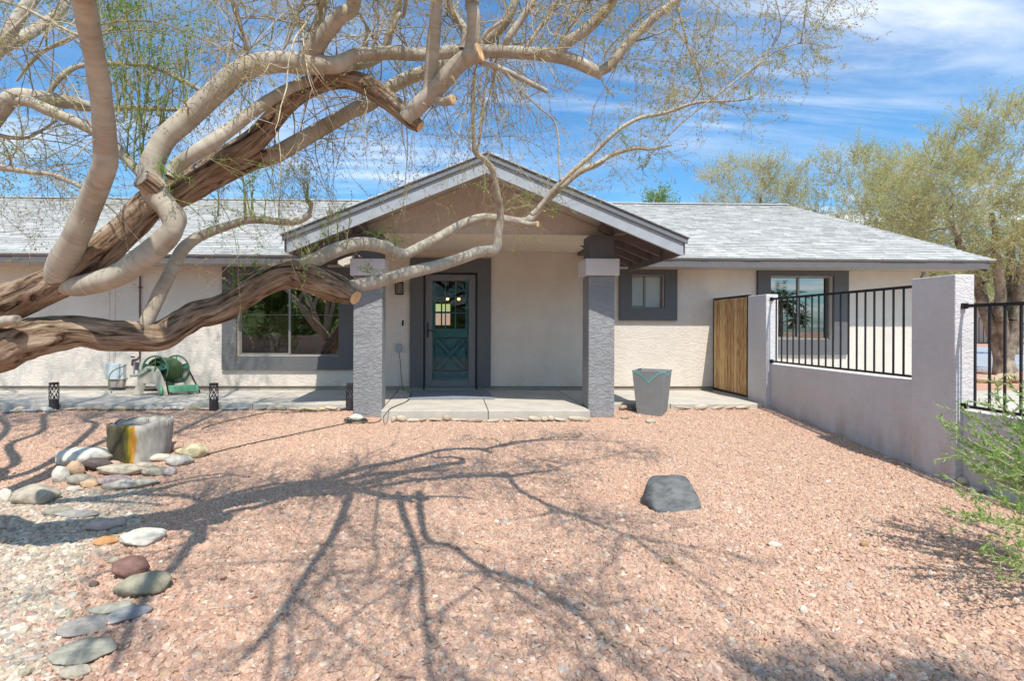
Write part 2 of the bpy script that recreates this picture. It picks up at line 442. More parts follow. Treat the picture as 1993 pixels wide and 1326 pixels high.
# --- door: grey storm frame, teal half-light door behind
dx0, dx1, dz0, dz1 = ring4(dr); dz0 = WZ0
door = H('door_frame', trim_ring((dx0, dx1, 0, dz1), (dx0 + .03, dx1 - .03, 0, dz1 - .03), HW + .0, HW + .12, False), M_black)
sx0, sx1, sz0, sz1 = dx0 + .034, dx1 - .034, dz0 - .03, dz1 - .034
sw = .135
storm = H('storm_door', trim_ring((sx0, sx1, sz0, sz1), (sx0 + sw, sx1 - sw * .95, sz0 + .14, sz1 - .115), HW + .02, HW + .055), M_greyd, bevel=.004)
MB().box(sx0 + sw, sx1 - sw * .95, HW + .035, HW + .040, sz0 + .14, sz1 - .115).build('pane', M_stormglass, storm)
MB().box(sx0 + .035, sx0 + .06, HW - .002, HW + .02, 1.0, 1.28).bar((sx0 + .047, HW - .03, 1.13), (sx0 + .16, HW - .03, 1.125), .018, .02).box(sx0 + .038, sx0 + .056, HW - .04, HW, 1.12, 1.14).build('handle', M_black, storm, bevel=.003)
ty = HW + .11
tx0, tx1 = sx0 + .05, sx1 - .05
zmid = Z_(640, HW)
pa, pb = tx0 + .115, tx1 - .115
pz0, pz1 = Z_(724, HW), Z_(657, HW)
tdoor = H('front_door', MB().box(tx0, pa, ty, ty + .045, .09, zmid).box(pb, tx1, ty, ty + .045, .09, zmid).box(pa, pb, ty, ty + .045, .09, pz0).box(pa, pb, ty, ty + .045, pz1, zmid).box(pa, pb, ty + .06, ty + .075, pz0, pz1)
          .box(tx0, tx0 + .14, ty, ty + .045, zmid, sz1 - .02).box(tx1 - .14, tx1, ty, ty + .045, zmid, sz1 - .02).box(tx0 + .14, tx1 - .14, ty, ty + .045, sz1 - .12, sz1 - .02), M_teal)
g_ = .026; xm_, zm_ = (pa + pb) / 2, (pz0 + pz1) / 2
bw_ = .06; lx, lz = (pb - pa) / 2, (pz1 - pz0) / 2; dl = math.hypot(lx, lz); nxn, nzn = lz / dl, lx / dl
xp = MB()
k1 = (bw_ / 2) * dl / lz; k2 = (bw_ / 2) * dl / lx
for sx_ in (1, -1):
    A = (xm_ - sx_ * (lx - g_), pz0 + g_); B = (xm_ + sx_ * (lx - g_), pz1 - g_)
    if sx_ == 1:
        xp.prism([(A[0], A[1]), (A[0] + k1, A[1]), (B[0], B[1] - k2), (B[0], B[1]), (B[0] - k1, B[1]), (A[0], A[1] + k2)], ty - .006, ty + .034)
    else:
        for (P_, sg) in ((A, 1), (B, -1)):       # the second diagonal is cut where it meets the first
            C_ = (xm_ + (k1 * .62) * sg, zm_ - (k2 * .62) * sg)
            xp.prism([(P_[0], P_[1]), (P_[0] - k1 * sg, P_[1]), (C_[0] - k1 * .5 * sg, C_[1] - k2 * .5 * sg), (C_[0] + k1 * .5 * sg, C_[1] + k2 * .5 * sg), (P_[0], P_[1] + k2 * sg)], ty - .005, ty + .034)
gg = g_ * 2.4
tri = [[(pa + g_ + k1 + gg, pz0 + g_), (pb - g_ - k1 - gg, pz0 + g_), (xm_, zm_ - k2 - gg * lz / lx)],
       [(pa + g_ + k1 + gg, pz1 - g_), (pb - g_ - k1 - gg, pz1 - g_), (xm_, zm_ + k2 + gg * lz / lx)],
       [(pa + g_, pz0 + g_ + k2 + gg), (pa + g_, pz1 - g_ - k2 - gg), (xm_ - k1 - gg, zm_)],
       [(pb - g_, pz0 + g_ + k2 + gg), (pb - g_, pz1 - g_ - k2 - gg), (xm_ + k1 + gg, zm_)]]
xp.build('crossbuck', M_teal, tdoor)
for T_ in tri: MB().prism(T_, ty + .004, ty + .034).build('door_panel', M_teal, tdoor)
gx0, gx1, gz0, gz1 = tx0 + .14, tx1 - .14, zmid, sz1 - .12
for k in (1, 2):
    xk = gx0 + (gx1 - gx0) * k / 3
    MB().box(xk - .011, xk + .011, ty, ty + .04, gz0, gz1).build('muntin', M_teal, tdoor)
    zk = gz0 + (gz1 - gz0) * k / 3
    MB().box(gx0, gx1, ty + .003, ty + .037, zk - .011, zk + .011).build('muntin', M_teal, tdoor)
for k in range(3):
    for j in range(3):
        a, b = gx0 + (gx1 - gx0) * k / 3, gx0 + (gx1 - gx0) * (k + 1) / 3
        c, d = gz0 + (gz1 - gz0) * j / 3, gz0 + (gz1 - gz0) * (j + 1) / 3
        MB().box(a, b, ty + .018, ty + .022, c, d).build('pane', M_stormglass, tdoor)
MB().box(tx0 + .05, tx0 + .09, ty - .03, ty, .98, 1.05).build('handle', M_black, tdoor)
H('door_sill', MB().box(dx0 + .03, dx1 - .03, HW - .03, HW + .2, -.0, WZ0 - .035), M_alu_l)
# two globe lamps lit in the hall, glowing panels with bars stand in for the reflected outside window
M_lamp = mat('lamp_glow', (1, .7, .4), emission=((1, .55, .22), 1.5))
for px_ in (871, 893):
    p = at(px_, 582, 12.6)
    lm = empty('pendant_lamp', (p.x, p.y, 2.5), 'lit round pendant lamp in the hall, %s seen through the door panes' % ('left one' if px_ < 880 else 'right one'), 'lamp', 'globe lamps in the hall')
    sph(p, .038).build('bulb', M_lamp, lm, True)
    MB().tube([p + Vector((0, 0, .05)), (p.x, p.y, 2.49)], .006, 6).build('cord', M_black, lm)
M_out = mat('daylit_yard_glow', (.5, .36, .26), emission=((.62, .40, .30), .55)); M_out2 = mat('daylit_plants_glow', (.4, .4, .2), emission=((.50, .55, .25), .6))  # emission puts the reflected daylight into the panel colours
p0, p1, p2 = at(843, 592, 15.45), at(876, 633, 15.45), at(860, 608, 15.45)
rw = H('window_reflection', MB().box(p0.x, p1.x, 15.40, 15.45, p1.z, p2.z - .0), M_out)
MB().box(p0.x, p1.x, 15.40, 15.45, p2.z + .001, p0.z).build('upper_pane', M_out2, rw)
MB().box(p0.x, p1.x, 15.37, 15.39, p2.z - .02, p2.z + .02).box((p0.x + p1.x) / 2 - .02, (p0.x + p1.x) / 2 + .02, 15.365, 15.39, p1.z, p0.z).build('glazing_bar', M_black, rw)

# --- wall fittings
lp = at(778, 562, HW)
lan = H('wall_lantern', MB().box(lp.x - .075, lp.x + .075, HW - .14, HW - .001, lp.z + .10, lp.z + .115), M_black)
MB().box(lp.x - .07, lp.x + .07, HW - .13, HW - .001, lp.z - .115, lp.z - .10).build('bottom_plate', M_black, lan)
lb = MB()
for a in (-.07, -.035, 0, .035, .07):
    lb.box(lp.x + a - .004, lp.x + a + .004, HW - .134, HW - .126, lp.z - .1, lp.z + .1)
for a in (-.05, 0, .05): lb.box(lp.x - .07, lp.x + .07, HW - .135, HW - .125, lp.z + a - .004, lp.z + a + .004)
for a in (-.07, .07):
    for y in (-.10, -.06, -.02): lb.box(lp.x + a - .004, lp.x + a + .004, HW + y - .004, HW + y + .004, lp.z - .1, lp.z + .1)
lb.build('cage', M_black, lan)
MB().box(lp.x - .045, lp.x + .045, HW - .10, HW - .02, lp.z - .09, lp.z + .09).build('lamp_glass', mat('lantern_glass', (.55, .47, .38), .3, .5), lan)
dp = at(784, 629, HW)
db = H('doorbell', MB().box(dp.x - .033, dp.x + .033, HW - .012, HW - .001, dp.z - .075, dp.z + .075), M_white, bevel=.004)
MB().box(dp.x - .018, dp.x + .018, HW - .03, HW - .012, dp.z - .055, dp.z + .055).build('button', M_black, db, bevel=.004)
op = at(777, 678, HW)
ot = H('outlet_box', MB().box(op.x - .05, op.x + .05, HW - .07, HW - .001, op.z - .06, op.z + .075), mat('outlet_grey', (.30, .33, .37), .5, .4), bevel=.008)
up = at(228, 723, HW)
ub = H('utility_box', MB().box(up.x - .14, up.x + .11, HW - .12, HW - .001, up.z - .14, up.z + .15), M_utility, bevel=.006)
MB().box(up.x + .115, up.x + .17, HW - .10, HW - .001, up.z - .14, up.z + .14).build('side_cover', M_utility, ub, bevel=.004)
MB().box(up.x - .11, up.x + .15, HW - .09, HW - .001, up.z - .29, up.z - .145).build('lower_housing', mat('weathered_tin', (.30, .26, .22), .7, .3, var=.2), ub, bevel=.004)
pp_ = X_(274, HW)
pipe = H('wall_pipe', MB().tube([(pp_, HW - .03, 2.25), (pp_, HW - .03, .62)], .014, 8), M_brownpipe)
for z in (1.9, 1.2, .8): MB().box(pp_ - .03, pp_ + .03, HW - .045, HW - .001, z, z + .02).build('pipe_strap', M_brownpipe, pipe)
vz = Z_(703, HW, 270)
vl = H('garden_tap', MB().tube([(pp_, HW - .03, .62), (pp_ - .02, HW - .08, vz + .03), (pp_ - .10, HW - .08, vz + .02)], .022, 8).tube([(pp_ - .1, HW - .08, vz + .02), (pp_ - .1, HW - .10, vz - .08)], .018, 8), M_brownpipe)
MB().tube([(pp_ - .1, HW - .08, vz + .07), (pp_ - .1, HW - .08, vz + .09)], .035, 8).build('tap_handle', M_black, vl)
MB().tube([(pp_ - .01, HW - .10, vz - .02), (pp_ + .0, HW - .12, vz - .16)], .03, 8).build('timer', mat('timer_dark', (.06, .06, .09), .5), vl)

# --- porch
PX = X_(947, 7.2)
FY = 7.2
zpk = Z_(297, FY, 947)
xr = X_(1338, FY); zr = Z_(463, FY, 1338)
hwid = xr - PX
xl = PX - hwid
sl = (zpk - zr) / hwid
zl = zr
GWY = 8.3
cxr = X_(1184, GWY); cxl = 2 * PX - cxr
CZ = Z_(455, GWY, 950)
H('porch_ceiling', MB().box(cxl, cxr, GWY + .12, HW - .001, CZ - .014, CZ + .03), M_ceil)
th = .05
H('ceiling_lip', MB().box(cxl, cxr, GWY - .012, GWY + .1195, CZ - .014, CZ - .001), M_ceil)
H('gable_wall', MB().prism([(PX - (zpk - .05 - CZ) / sl, CZ), (PX + (zpk - .05 - CZ) / sl, CZ), (PX, zpk - .05)], GWY, GWY + .12), M_wall)
# roof decks (two slopes) from the front to where they die into the main roof
EY = 9.55; EZ = Z_(503, EY, 1500); SLP = .403
def mainz(y): return EZ + SLP * (y - EY)
yback = EY + (zpk - EZ) / SLP
for sgn in (-1, 1):
    xe = PX + sgn * hwid
    ybk_e = EY + .25
    vs = []
    for dz in (-.045, -.012):
        vs += [(PX, FY, zpk + dz), (xe, FY, zr + dz), (xe, ybk_e, zr + dz), (PX, yback, zpk + dz)]
    H('porch_roof_deck', MB().add(vs, [(0, 1, 2, 3), (7, 6, 5, 4), (0, 4, 5, 1), (1, 5, 6, 2), (2, 6, 7, 3), (3, 7, 4, 0)]), M_soffit)
# porch shingles, visible as ragged dark edge
def shingle_rows(mb, P0, U, V, nrow, tabs, seed, clip=None, thick=.017, ex=.14, flip=1):
    """rows of shingle tabs. P0 origin at eave, U along the eave, V up the slope (unit), N normal"""
    r = random.Random(seed); U = Vector(U); V = Vector(V); Nn = U.cross(V).normalized()
    if Nn.z < 0: Nn = -Nn
    for j in range(nrow):
        u = tabs[0] - r.random() * .2
        while u < tabs[1]:
            w = r.choice((.14, .19, .24, .30)) * (1 + .15 * r.random()); a = max(u, tabs[0]); b = min(u + w - .004, tabs[1]); u += w
            if b - a < .03: continue
            v0 = j * ex - r.choice((0, 0, .006)); v1 = (j + 1) * ex + .02
            if clip:
                cl = clip(a, b, v0, v1)
                if cl is None: continue
                a, b = cl
            t = thick * (1 + .5 * r.random())
            if r.random() < .4: t += .005
            p = [P0 + U * a + V * v0, P0 + U * b + V * v0, P0 + U * b + V * v1, P0 + U * a + V * v1]
            q = [p[0] + Nn * t, p[1] + Nn * t, p[2] + Nn * .002, p[3] + Nn * .002]
            mb.add(p + q, [(4, 5, 6, 7), (0, 1, 5, 4), (1, 2, 6, 5), (3, 0, 4, 7)])
    return mb
for sgn in (-1, 1):
    U = Vector((0, 1, 0)); V = Vector((-sgn, 0, sl)).normalized(); P0 = Vector((PX + sgn * (hwid + .02), FY - .03, zr - .008))
    slen = hwid * math.hypot(1, sl)
    def clipp(a, b, v0, v1):
        lim = (EY - FY) + (v1 / slen) * (yback - EY) + .12
        if a > lim: return None
        return (a, min(b, lim + .05))
    o = H('porch_shingles', shingle_rows(MB(), P0, U, V, int(slen / .14) + 1, (0, yback - FY), 5 + sgn, clipp), M_shingle, normals=False)
    o['kind'] = 'stuff'
    # fascia: broad rake board, shadow mould on top, dark shingle edge
    xe = PX + sgn * hwid
    bd = .195
    rk = H('rake_board', MB().prism([(PX, zpk - .075), (xe - sgn * .06, zr - .075 + sl * .06), (xe - sgn * .06, zr - .075 + sl * .06 - bd), (PX, zpk - .075 - bd)], FY + .0, FY + .04), M_rake)
    MB().prism([(PX, zpk - .022), (xe - sgn * .01, zr - .022 + sl * .01), (xe - sgn * .01, zr - .09 + sl * .01), (PX, zpk - .09)], FY - .03, FY - .001).build('drip_mould', mat('mould_paint', (.17, .175, .19), .6, .3, var=.05), rk)
    MB().prism([(PX, zpk - .004), (xe, zr - .004), (xe, zr - .020), (PX, zpk - .020)], FY - .045, FY - .0).build('shingle_edge', M_shedge, rk)
    H('eave_fascia', MB().box(xe - sgn * .02, xe - sgn * .06, FY + .042, EY - .03, zr - .22, zr - .02), M_beam)
    # side beam on the column, rafters crossing it
    bx = cxr + .03 if sgn > 0 else cxl - .03
    H('porch_beam', MB().box(bx - .075, bx + .075, 7.72, HW - .002, CZ - .08, CZ + .16), M_beam, bevel=.006)
    for k in range(5):
        y = 7.50 + k * .46
        a = Vector((PX + sgn * 1.72, y, zpk - sl * 1.72 - .12)); b = Vector((xe - sgn * .07, y, zr + sl * .07 - .12))
        H('rafter_tail', MB().bar(a, b, .05, .13), M_beam)
# columns
for k, (pxc, base) in enumerate(((717, 804), (1171, 802))):
    CY = 7.88
    xc = X_(pxc if k else 715, CY) + (.0 if k else .005)
    w = .385 if k else .42
    h = w / 2
    col = H('porch_column', MB().box(xc - h, xc + h, CY, CY + .39, -.14, Z_(537, CY, pxc)), M_col, bevel=.012)
    MB().box(xc - .25, xc + .25, CY - .05, CY + .44, Z_(537, CY, pxc) + .002, Z_(503, CY - .05, pxc)).build('cap_block', M_cap, col, bevel=.01)
    MB().box(xc - h + .01, xc + h - .005, CY + .01, CY + .38, Z_(503, CY - .05, pxc) + .001, CZ - .081 + .0).build('neck', M_trim, col, bevel=.006)
    sgn = 1 if k else -1
    H('porch_plate', MB().box(xc + sgn * (h - .05), (cxr + .03 - .078) if k else (cxl - .03 + .078), CY + .06, CY + .30, CZ - .08, CZ + .05), M_beam)
# --- main roof
RY = 15.5; RZ = Z_(398, RY, 1400)
SLP = (RZ - EZ) / (RY - EY)
ex0, ex1 = -14.2, X_(1935, EY)
rxe = X_(1530, RY)
gap0, gap1 = PX - hwid + .12, PX + hwid - .12
def deck(name, poly, m):   # poly (x,y) on the slope, 2 cm thick
    vs = [(x, y, mainz(y) - .035) for x, y in poly] + [(x, y, mainz(y) - .012) for x, y in poly]; n = len(poly)
    return H(name, MB().add(vs, [tuple(range(n)), tuple(range(2 * n - 1, n - 1, -1))] + [(i, (i + 1) % n, (i + 1) % n + n, i + n) for i in range(n)]), m)
deck('roof_deck', [(ex0, EY), (gap0, EY), (gap0, HW + .3), (ex0, HW + .3)], M_soffit)
deck('roof_deck', [(gap1, EY), (ex1, EY), (ex1 - .06, HW + .3), (gap1, HW + .3)], M_soffit)
deck('roof_deck', [(ex0, HW + .3), (ex1 - .06, HW + .3), (rxe, RY), (ex0, RY)], M_soffit)
H('rear_roof_slope', MB().add([(ex0, RY, RZ - .02), (rxe, RY, RZ - .02), (ex1, 21.5, EZ), (ex0, 21.5, EZ)], [(0, 1, 2, 3)]), M_shingle)
H('gable_end', MB().add([(ex1 - .7, HW + .3, mainz(HW + .3) - .05), (rxe - .3, RY, RZ - .06), (ex1 - .7, 21, EZ)], [(0, 1, 2)]), M_wall)
slen = (RY - EY) * math.hypot(1, SLP)
V = Vector((0, 1, SLP)).normalized(); P0 = Vector((ex0, EY - .03, EZ - .014))
def clipm(a, b, v0, v1):
    xa, xb = ex0 + a, ex0 + b; y = EY + v1 / slen * (RY - EY)
    lim = ex1 + (rxe - ex1) * (v0 / slen)
    if xa > lim: return None
    xb = min(xb, lim)
    if y < HW + .35 and xa < gap1 and xb > gap0:
        return None
    # below the porch roof nothing shows
    zz_ = mainz(y); hw_ = (zpk - zz_) / sl - .5
    if hw_ > 0 and abs((xa + xb) / 2 - PX) < hw_: return None
    return (a, xb - ex0)
o = H('roof_shingles', shingle_rows(MB(), P0, (1, 0, 0), V, int(slen / .14), (0, ex1 - ex0), 3, clipm), M_shingle, normals=False)
o['kind'] = 'stuff'
H('ridge_cap', MB().prism([(-.0, 0), (0, 0), (0, 0)], 0, 0) if 0 else MB().bar((ex0, RY, RZ + .0), (rxe, RY, RZ + .0), .22, .025), M_shingle)
fb = Z_(521, EY, 1500)
for a, b in ((ex0, gap0 + .1), (gap1 - .1, ex1 - .09)):
    H('fascia', MB().box(a, b, EY, EY + .035, fb, EZ - .036), M_fascia)
    H('soffit', MB().box(a, b, EY + .036, HW - .002, fb + .02, fb + .03), M_soffit)
H('fascia', MB().bar((ex1 - .09, EY + .02, EZ - .13), (rxe - .03, RY, RZ - .13), .035, .17), M_fascia)
H('eave_return', MB().prism([(WX1, fb), (ex1 - .09, fb), (ex1 - .03, EZ - .04), (WX1, EZ - .04)], EY + .002, EY + .034), M_fascia) if 0 else None

# --- slabs
M_edge = mat('slab_edge_concrete', (.42, .36, .29), .95, .1, var=.25, vscale=9, bump=[(25, .6, 5)])
def slab(name, x0, x1, yf, joints, label):
    xs_ = [x0] + joints + [x1]
    root = tag(empty(name, ((x0 + x1) / 2, yf, 0)), label, None, None, 'structure')
    for a, b in zip(xs_, xs_[1:]):
        MB().box(a + .004, b - .004, yf, HW + .028, -.35, 0).build('concrete_panel', M_conc, root, bevel=.012)
    return root
cl = X_(715, 7.88); cr = X_(1171, 7.88)
slab('walkway', -13.5, cl + .207, 8.38, [-9.6, -6.9, -4.6, -3.1], 'pale concrete walk along the left part of the house')
slab('porch_floor', cl + .215, cr - .20, 7.72, [X_(951, 7.7)], 'pale concrete porch slab in front of the door')
slab('walkway', cr - .192, 4.85, 8.40, [3.4], 'pale concrete walk between the right column and the wooden gate')
slab('patio', 5.2, 12.5, 5.0, [7, 9.5], 'pale concrete patio behind the grey wall').location.z = 0

# ------------------------------------------------------------------ garden wall on the right
WX = X_(1868, 5.19) + .0
WX = at(1491, 637, 8.42).x
gw = empty('garden_wall', (WX, 7, -.2), 'lavender grey stucco garden wall with tall end pillars right of the gravel', 'wall')
PT = 1.733
def pillar(y0, y1, pt=PT): return MB().box(WX, WX + .195, y0, y1, -.8, pt).build('pillar', M_gw, gw, bevel=.008)
pillar(8.42, 8.95); pillar(5.19, 5.70); pillar(1.6, 2.1, 1.5)
MB().box(WX + .075, WX + .19, 5.70, 8.42, -.8, .625).build('low_wall', M_gw, gw, bevel=.006)
MB().box(WX + .075, WX + .19, 2.1, 5.19, -.9, .39).build('low_wall', M_gw, gw, bevel=.006)
def railing(ya, yb, zt, zb, y0, label):
    xr_ = WX + .085
    r = empty('railing', (xr_, (ya + yb) / 2, zb), label, 'railing', 'black iron railings on the garden wall')
    MB().box(xr_ - .018, xr_ + .012, ya + .004, yb - .004, zt - .016, zt + .016).build('top_rail', M_black, r)
    MB().box(xr_ - .018, xr_ + .012, ya + .004, yb - .004, zb - .013, zb + .013).build('bottom_rail', M_black, r)
    for z in (zt, zb):
        for y in (ya, yb):
            s = 1 if y == ya else -1
            MB().box(xr_ - .028, xr_ + .022, y, y + s * .03, z - .028, z + .028).build('bracket', M_black, r)
    k = y0
    while k > ya + .03:
        MB().box(xr_ - .008, xr_ + .008, k - .008, k + .008, zb + .013, zt - .016).build('baluster', M_black, r)
        k -= .1406
    return r
railing(5.70, 8.42, 1.655, .67, 8.29, 'black iron railing between the two grey pillars, before the bedroom window')
railing(2.1, 5.19, 1.42, .435, 5.07, 'lower black iron railing at the right edge, in front of the shrub')
# gate
gt = empty('wooden_gate', (WX + .02, 9.5, 0), 'tall slatted cedar gate in a black metal frame beside the wall pillar', 'gate')
M_cedar = mat('cedar_board', (.48, .31, .155), .7, .2, var=.28, vscale=7, stretch=(6, 6, .7), col2=(.30, .145, .05), rand_island=.0, bump=[(60, .2, 4)])
M_cedar2 = mat('pale_cedar_board', (.60, .42, .22), .7, .2, var=.22, vscale=8, stretch=(6, 6, .8), col2=(.42, .26, .11), bump=[(60, .2, 4)])
gy0, gy1 = 8.99, 10.14
zt = 1.74; zb_ = .06
MB().box(WX + .01, WX + .06, gy1, gy1 + .05, 0, zt + .02).box(WX + .01, WX + .06, gy0 - .036, gy0, 0.02, zt + .02).box(WX + .01, WX + .06, gy0, gy1, zt - .02, zt + .02).box(WX + .01, WX + .06, gy0, gy1, 0.02, zb_).build('gate_frame', M_black, gt)
nb = 11; bw = (gy1 - gy0) / nb
rr = random.Random(4)
MB().box(WX + .022, WX + .045, gy0 + .001, gy1 - .001, zb_ + .002, zt - .022).build('gap_shade_sheet', mat('gap_shade_brown', (.10, .06, .035), .9, .1, var=.2), gt)  # added dark sheet, puts shade into the gaps between the boards
for k in range(nb):
    y = gy0 + k * bw
    o = MB().box(WX - .002 + rr.random() * .003, WX + .017, y + .007, y + bw - .007, zb_ + .002, zt - .022).build('board', M_cedar if rr.random() < .5 else M_cedar2, gt, bevel=.002)
    if k % 3 == 0:
        for z in (.4, 1.1): pass
H_strip = MB().box(WX - .02, WX + .2, 8.96, HW - .01, -.3, .012)
tag(H_strip.build('gate_threshold', M_conc), 'pale concrete strip under the wooden gate', None, None, 'structure')

# ------------------------------------------------------------------ doormat, planter, boulder
a, b = at(793, 778, 1), 0
def atz(px, py, z):
    d = ray(px, py); return Vector((0, 0, CAMZ)) + d * ((z - CAMZ) / d.z)
q = [atz(793, 778, .006), atz(963, 777, .006), atz(948, 760, .006), atz(800, 761, .006)]
mtx = MB().add([(v.x, v.y, .003) for v in q] + [(v.x, v.y, .02) for v in q], [(0, 3, 2, 1), (4, 5, 6, 7), (0, 1, 5, 4), (1, 2, 6, 5), (2, 3, 7, 6), (3, 0, 4, 7)])
tag(mtx.build('doormat', M_mat, None, bevel=.004), 'flat grey rubber doormat on the porch slab before the teal door', 'doormat')

pb_ = atg(1278, 812)
pl = empty('planter', pb_, 'tapered square grey planter with a teal V painted on its rim, beside the porch column', 'planter')
pl.rotation_euler.z = R(-34)
pw0, pw1, ph = .178, .238, .70
def taper(w, z): return [(-w, -w, z), (w, -w, z), (w, w, z), (-w, w, z)]
mb = MB(); c_ = pb_ + Vector((.02, .24, -.02))
lv = [(pw0, 0), (pw1, ph), (pw1 - .03, ph), (pw1 - .06, ph - .14)]
vs = []
rotm = Matrix.Rotation(R(-34), 3, 'Z')
for w, z in lv: vs += [c_ + rotm @ Vector(v) for v in taper(w, z)]
fs = [(0, 3, 2, 1)] + [(i * 4 + k, i * 4 + (k + 1) % 4, i * 4 + 4 + (k + 1) % 4, i * 4 + 4 + k) for i in range(3) for k in range(4)]
mb.add(vs, fs)
mb.build('tapered_pot', M_plant, pl, bevel=.006)
MB().add([c_ + rotm @ Vector(v) for v in taper(pw1 - .045, ph - .09)], [(0, 1, 2, 3)]).build('soil', M_soil, pl)
# painted V stripe wraps the front and right faces just under the rim
def face_pt(side, u, z):        # u in -1..1 along the face
    w = pw0 + (pw1 - pw0) * z / ph; off = .003
    v = Vector((u * w, -w - off, z)) if side == 'f' else Vector((w + off, u * w, z))
    return c_ + rotm @ v
def stripe(side, pts, hw_=.013):
    m = MB(); vs = []
    for (u, z) in pts: vs += [face_pt(side, u, min(z + hw_, ph)), face_pt(side, u, z - hw_)]
    m.add(vs, [(2 * i, 2 * i + 1, 2 * i + 3, 2 * i + 2) for i in range(len(pts) - 1)]); return m
n_ = 14
ptsf = []
for i in range(2 * n_ + 1):
    u = -1 + i / n_; t = 1 - abs(u); ptsf.append((u, ph - .015 - .16 * (t ** 1.8)))
for i_, p in enumerate(ptsf): pass
stripe('f', ptsf).build('painted_v_stripe', M_tealst, pl, normals=False)
stripe('r', [(-1 + i / 10, ph - .012 - .05 * math.sin(i / 20 * math.pi)) for i in range(21)]).build('painted_v_stripe', M_tealst, pl, normals=False)

_rm = {}
def rock_mat(col, var=.22):
    key = 'rock_%02d_%02d_%02d' % tuple(int(c * 99) for c in col)
    return mat(key, col, .9, .15, var=var, vscale=9, bump=[(16, 1.0, 8), (70, .6, 5)])
def rock(name, c, sx, sy, sz, col, seed, label, group=None, cat='rock', rz=0, tilt=0, flat=.25, sub=3, rough=.28, sink=.3, m=None, parent=None, facet=12, hull=None):
    r = random.Random(seed * 31 + 7); off = Vector((r.random() * 50, r.random() * 50, r.random() * 50))
    bm = bmesh.new()
    if hull: pts_ = [Vector(h) for h in hull]
    else:
        pts_ = []
        n = 15
        for k in range(n):
            z = 1 - 2 * (k + .5) / n; a = k * 2.39996 + r.uniform(-.35, .35); q_ = math.sqrt(1 - z * z)
            v = Vector((math.cos(a) * q_, math.sin(a) * q_, z)) * r.uniform(.80, 1.08)
            v.z = min(v.z, 1 - flat * r.uniform(.8, 1.6)); pts_.append(v)
    for p in pts_: bm.verts.new(p)
    res = bmesh.ops.convex_hull(bm, input=bm.verts)
    bmesh.ops.delete(bm, geom=[v for v in bm.verts if not v.link_faces], context='VERTS')
    cuts = 2 if sub == 2 else 5
    bmesh.ops.subdivide_edges(bm, edges=bm.edges, cuts=cuts, use_grid_fill=True)
    bmesh.ops.triangulate(bm, faces=[f for f in bm.faces if len(f.verts) > 4])
    for _ in range(3 if sub > 2 else 1): bmesh.ops.smooth_vert(bm, verts=bm.verts, factor=.5, use_axis_x=True, use_axis_y=True, use_axis_z=True)
    for v in bm.verts:
        p = v.co; d = 1 + .06 * noise.noise(p * 2.2 + off) + .035 * noise.noise(p * 6 + off) + .015 * noise.noise(p * 15 + off)
        v.co = Vector((p.x * d * sx, p.y * d * sy, p.z * d * sz))
    me = bpy.data.meshes.new(name); bm.to_mesh(me); bm.free()
    me.transform(Matrix.Rotation(rz, 4, 'Z') @ Matrix.Rotation(tilt, 4, 'Y'))
    zmin = min(v.co.z for v in me.vertices)
    me.transform(Matrix.Translation((0, 0, -zmin - sz * 2 * sink * .5)))
    me.materials.append(m or rock_mat(col))
    o = bpy.data.objects.new(name, me); C.objects.link(o); o.location = c
    me.polygons.foreach_set('use_smooth', [True] * len(me.polygons))
    if label: tag(o, label, cat, group)
    return o
bp = atg(1318, 1000)
M_bould = mat('charcoal_stone', (.14, .145, .145), .85, .25, var=.35, vscale=5, stretch=(1, 1, 2.5), col2=(.075, .078, .08), bump=[(14, .6, 8), (70, .5, 5)])
BH = [(-.20, 0, .0), (.13, -.02, -.02), (.24, .03, .03), (.25, .08, .10), (.20, .12, .21), (.165, .17, .29), (-.14, .17, .285), (-.20, .12, .20), (-.24, .08, .10),
      (-.17, .36, .0), (.20, .36, .0), (.14, .33, .24), (-.12, .33, .25), (-.26, .22, .08), (-.22, .20, .22), (.25, .22, .10)]
rock('boulder', bp + Vector((.03, .0, 0)), .90, 1.0, 1.12, None, 21, 'dark grey angular boulder alone on the pink gravel', m=M_bould, sub=4, sink=.05, cat='boulder', rz=.12, hull=BH)

# ------------------------------------------------------------------ fountain stone and rocks
fp = atg(246, 905)
M_basalt = mat('basalt_grey', (.33, .31, .285), .85, .25, var=.22, vscale=8, stretch=(1, 1, .35), bump=[(30, .5, 6), (100, .3, 3)])
M_basd = mat('split_basalt_dark', (.075, .06, .035), .6, .4, var=.4, vscale=7, stretch=(1, 1, .3), bump=[(25, .8, 6)])
M_stain = mat('mineral_stain', (.42, .17, .02), .5, .5, var=.4, vscale=14, col2=(.22, .16, .02), stretch=(1, 1, .5), bump=[(40, .5, 5)])
ft = empty('stone_fountain', fp, 'hollow grey basalt fountain stone with orange stained spout, among river rocks', 'fountain')
fc = fp + Vector((0, .26, 0))
nn = 96; R0 = .31; Hh = .42
vs = []; fs = []; mis = []
def frad(a, z):
    r_ = R0 * (1 + .10 * z / Hh - .05 + .10 * noise.noise(Vector((math.cos(a) * 1.6, math.sin(a) * 1.6, z * 2))) + .02 * noise.noise(Vector((math.cos(a) * 8, math.sin(a) * 8, z * 7))))
    # split flat face on the front left
    n = Vector((-.40, -.917)); p = Vector((math.cos(a), math.sin(a))) * r_
    e = p.dot(n) - .235 - .02 * noise.noise(Vector((a * 3, z * 6, 2)))
    if e > 0: p -= n * e * .95
    return p
levels = [0, .12, .22, .3, .36, 1.0]
def topz(a): return Hh * (1.0 + .05 * math.cos(a - .4)) + .03 * noise.noise(Vector((math.cos(a) * 4, math.sin(a) * 4, 3)))
rows = []
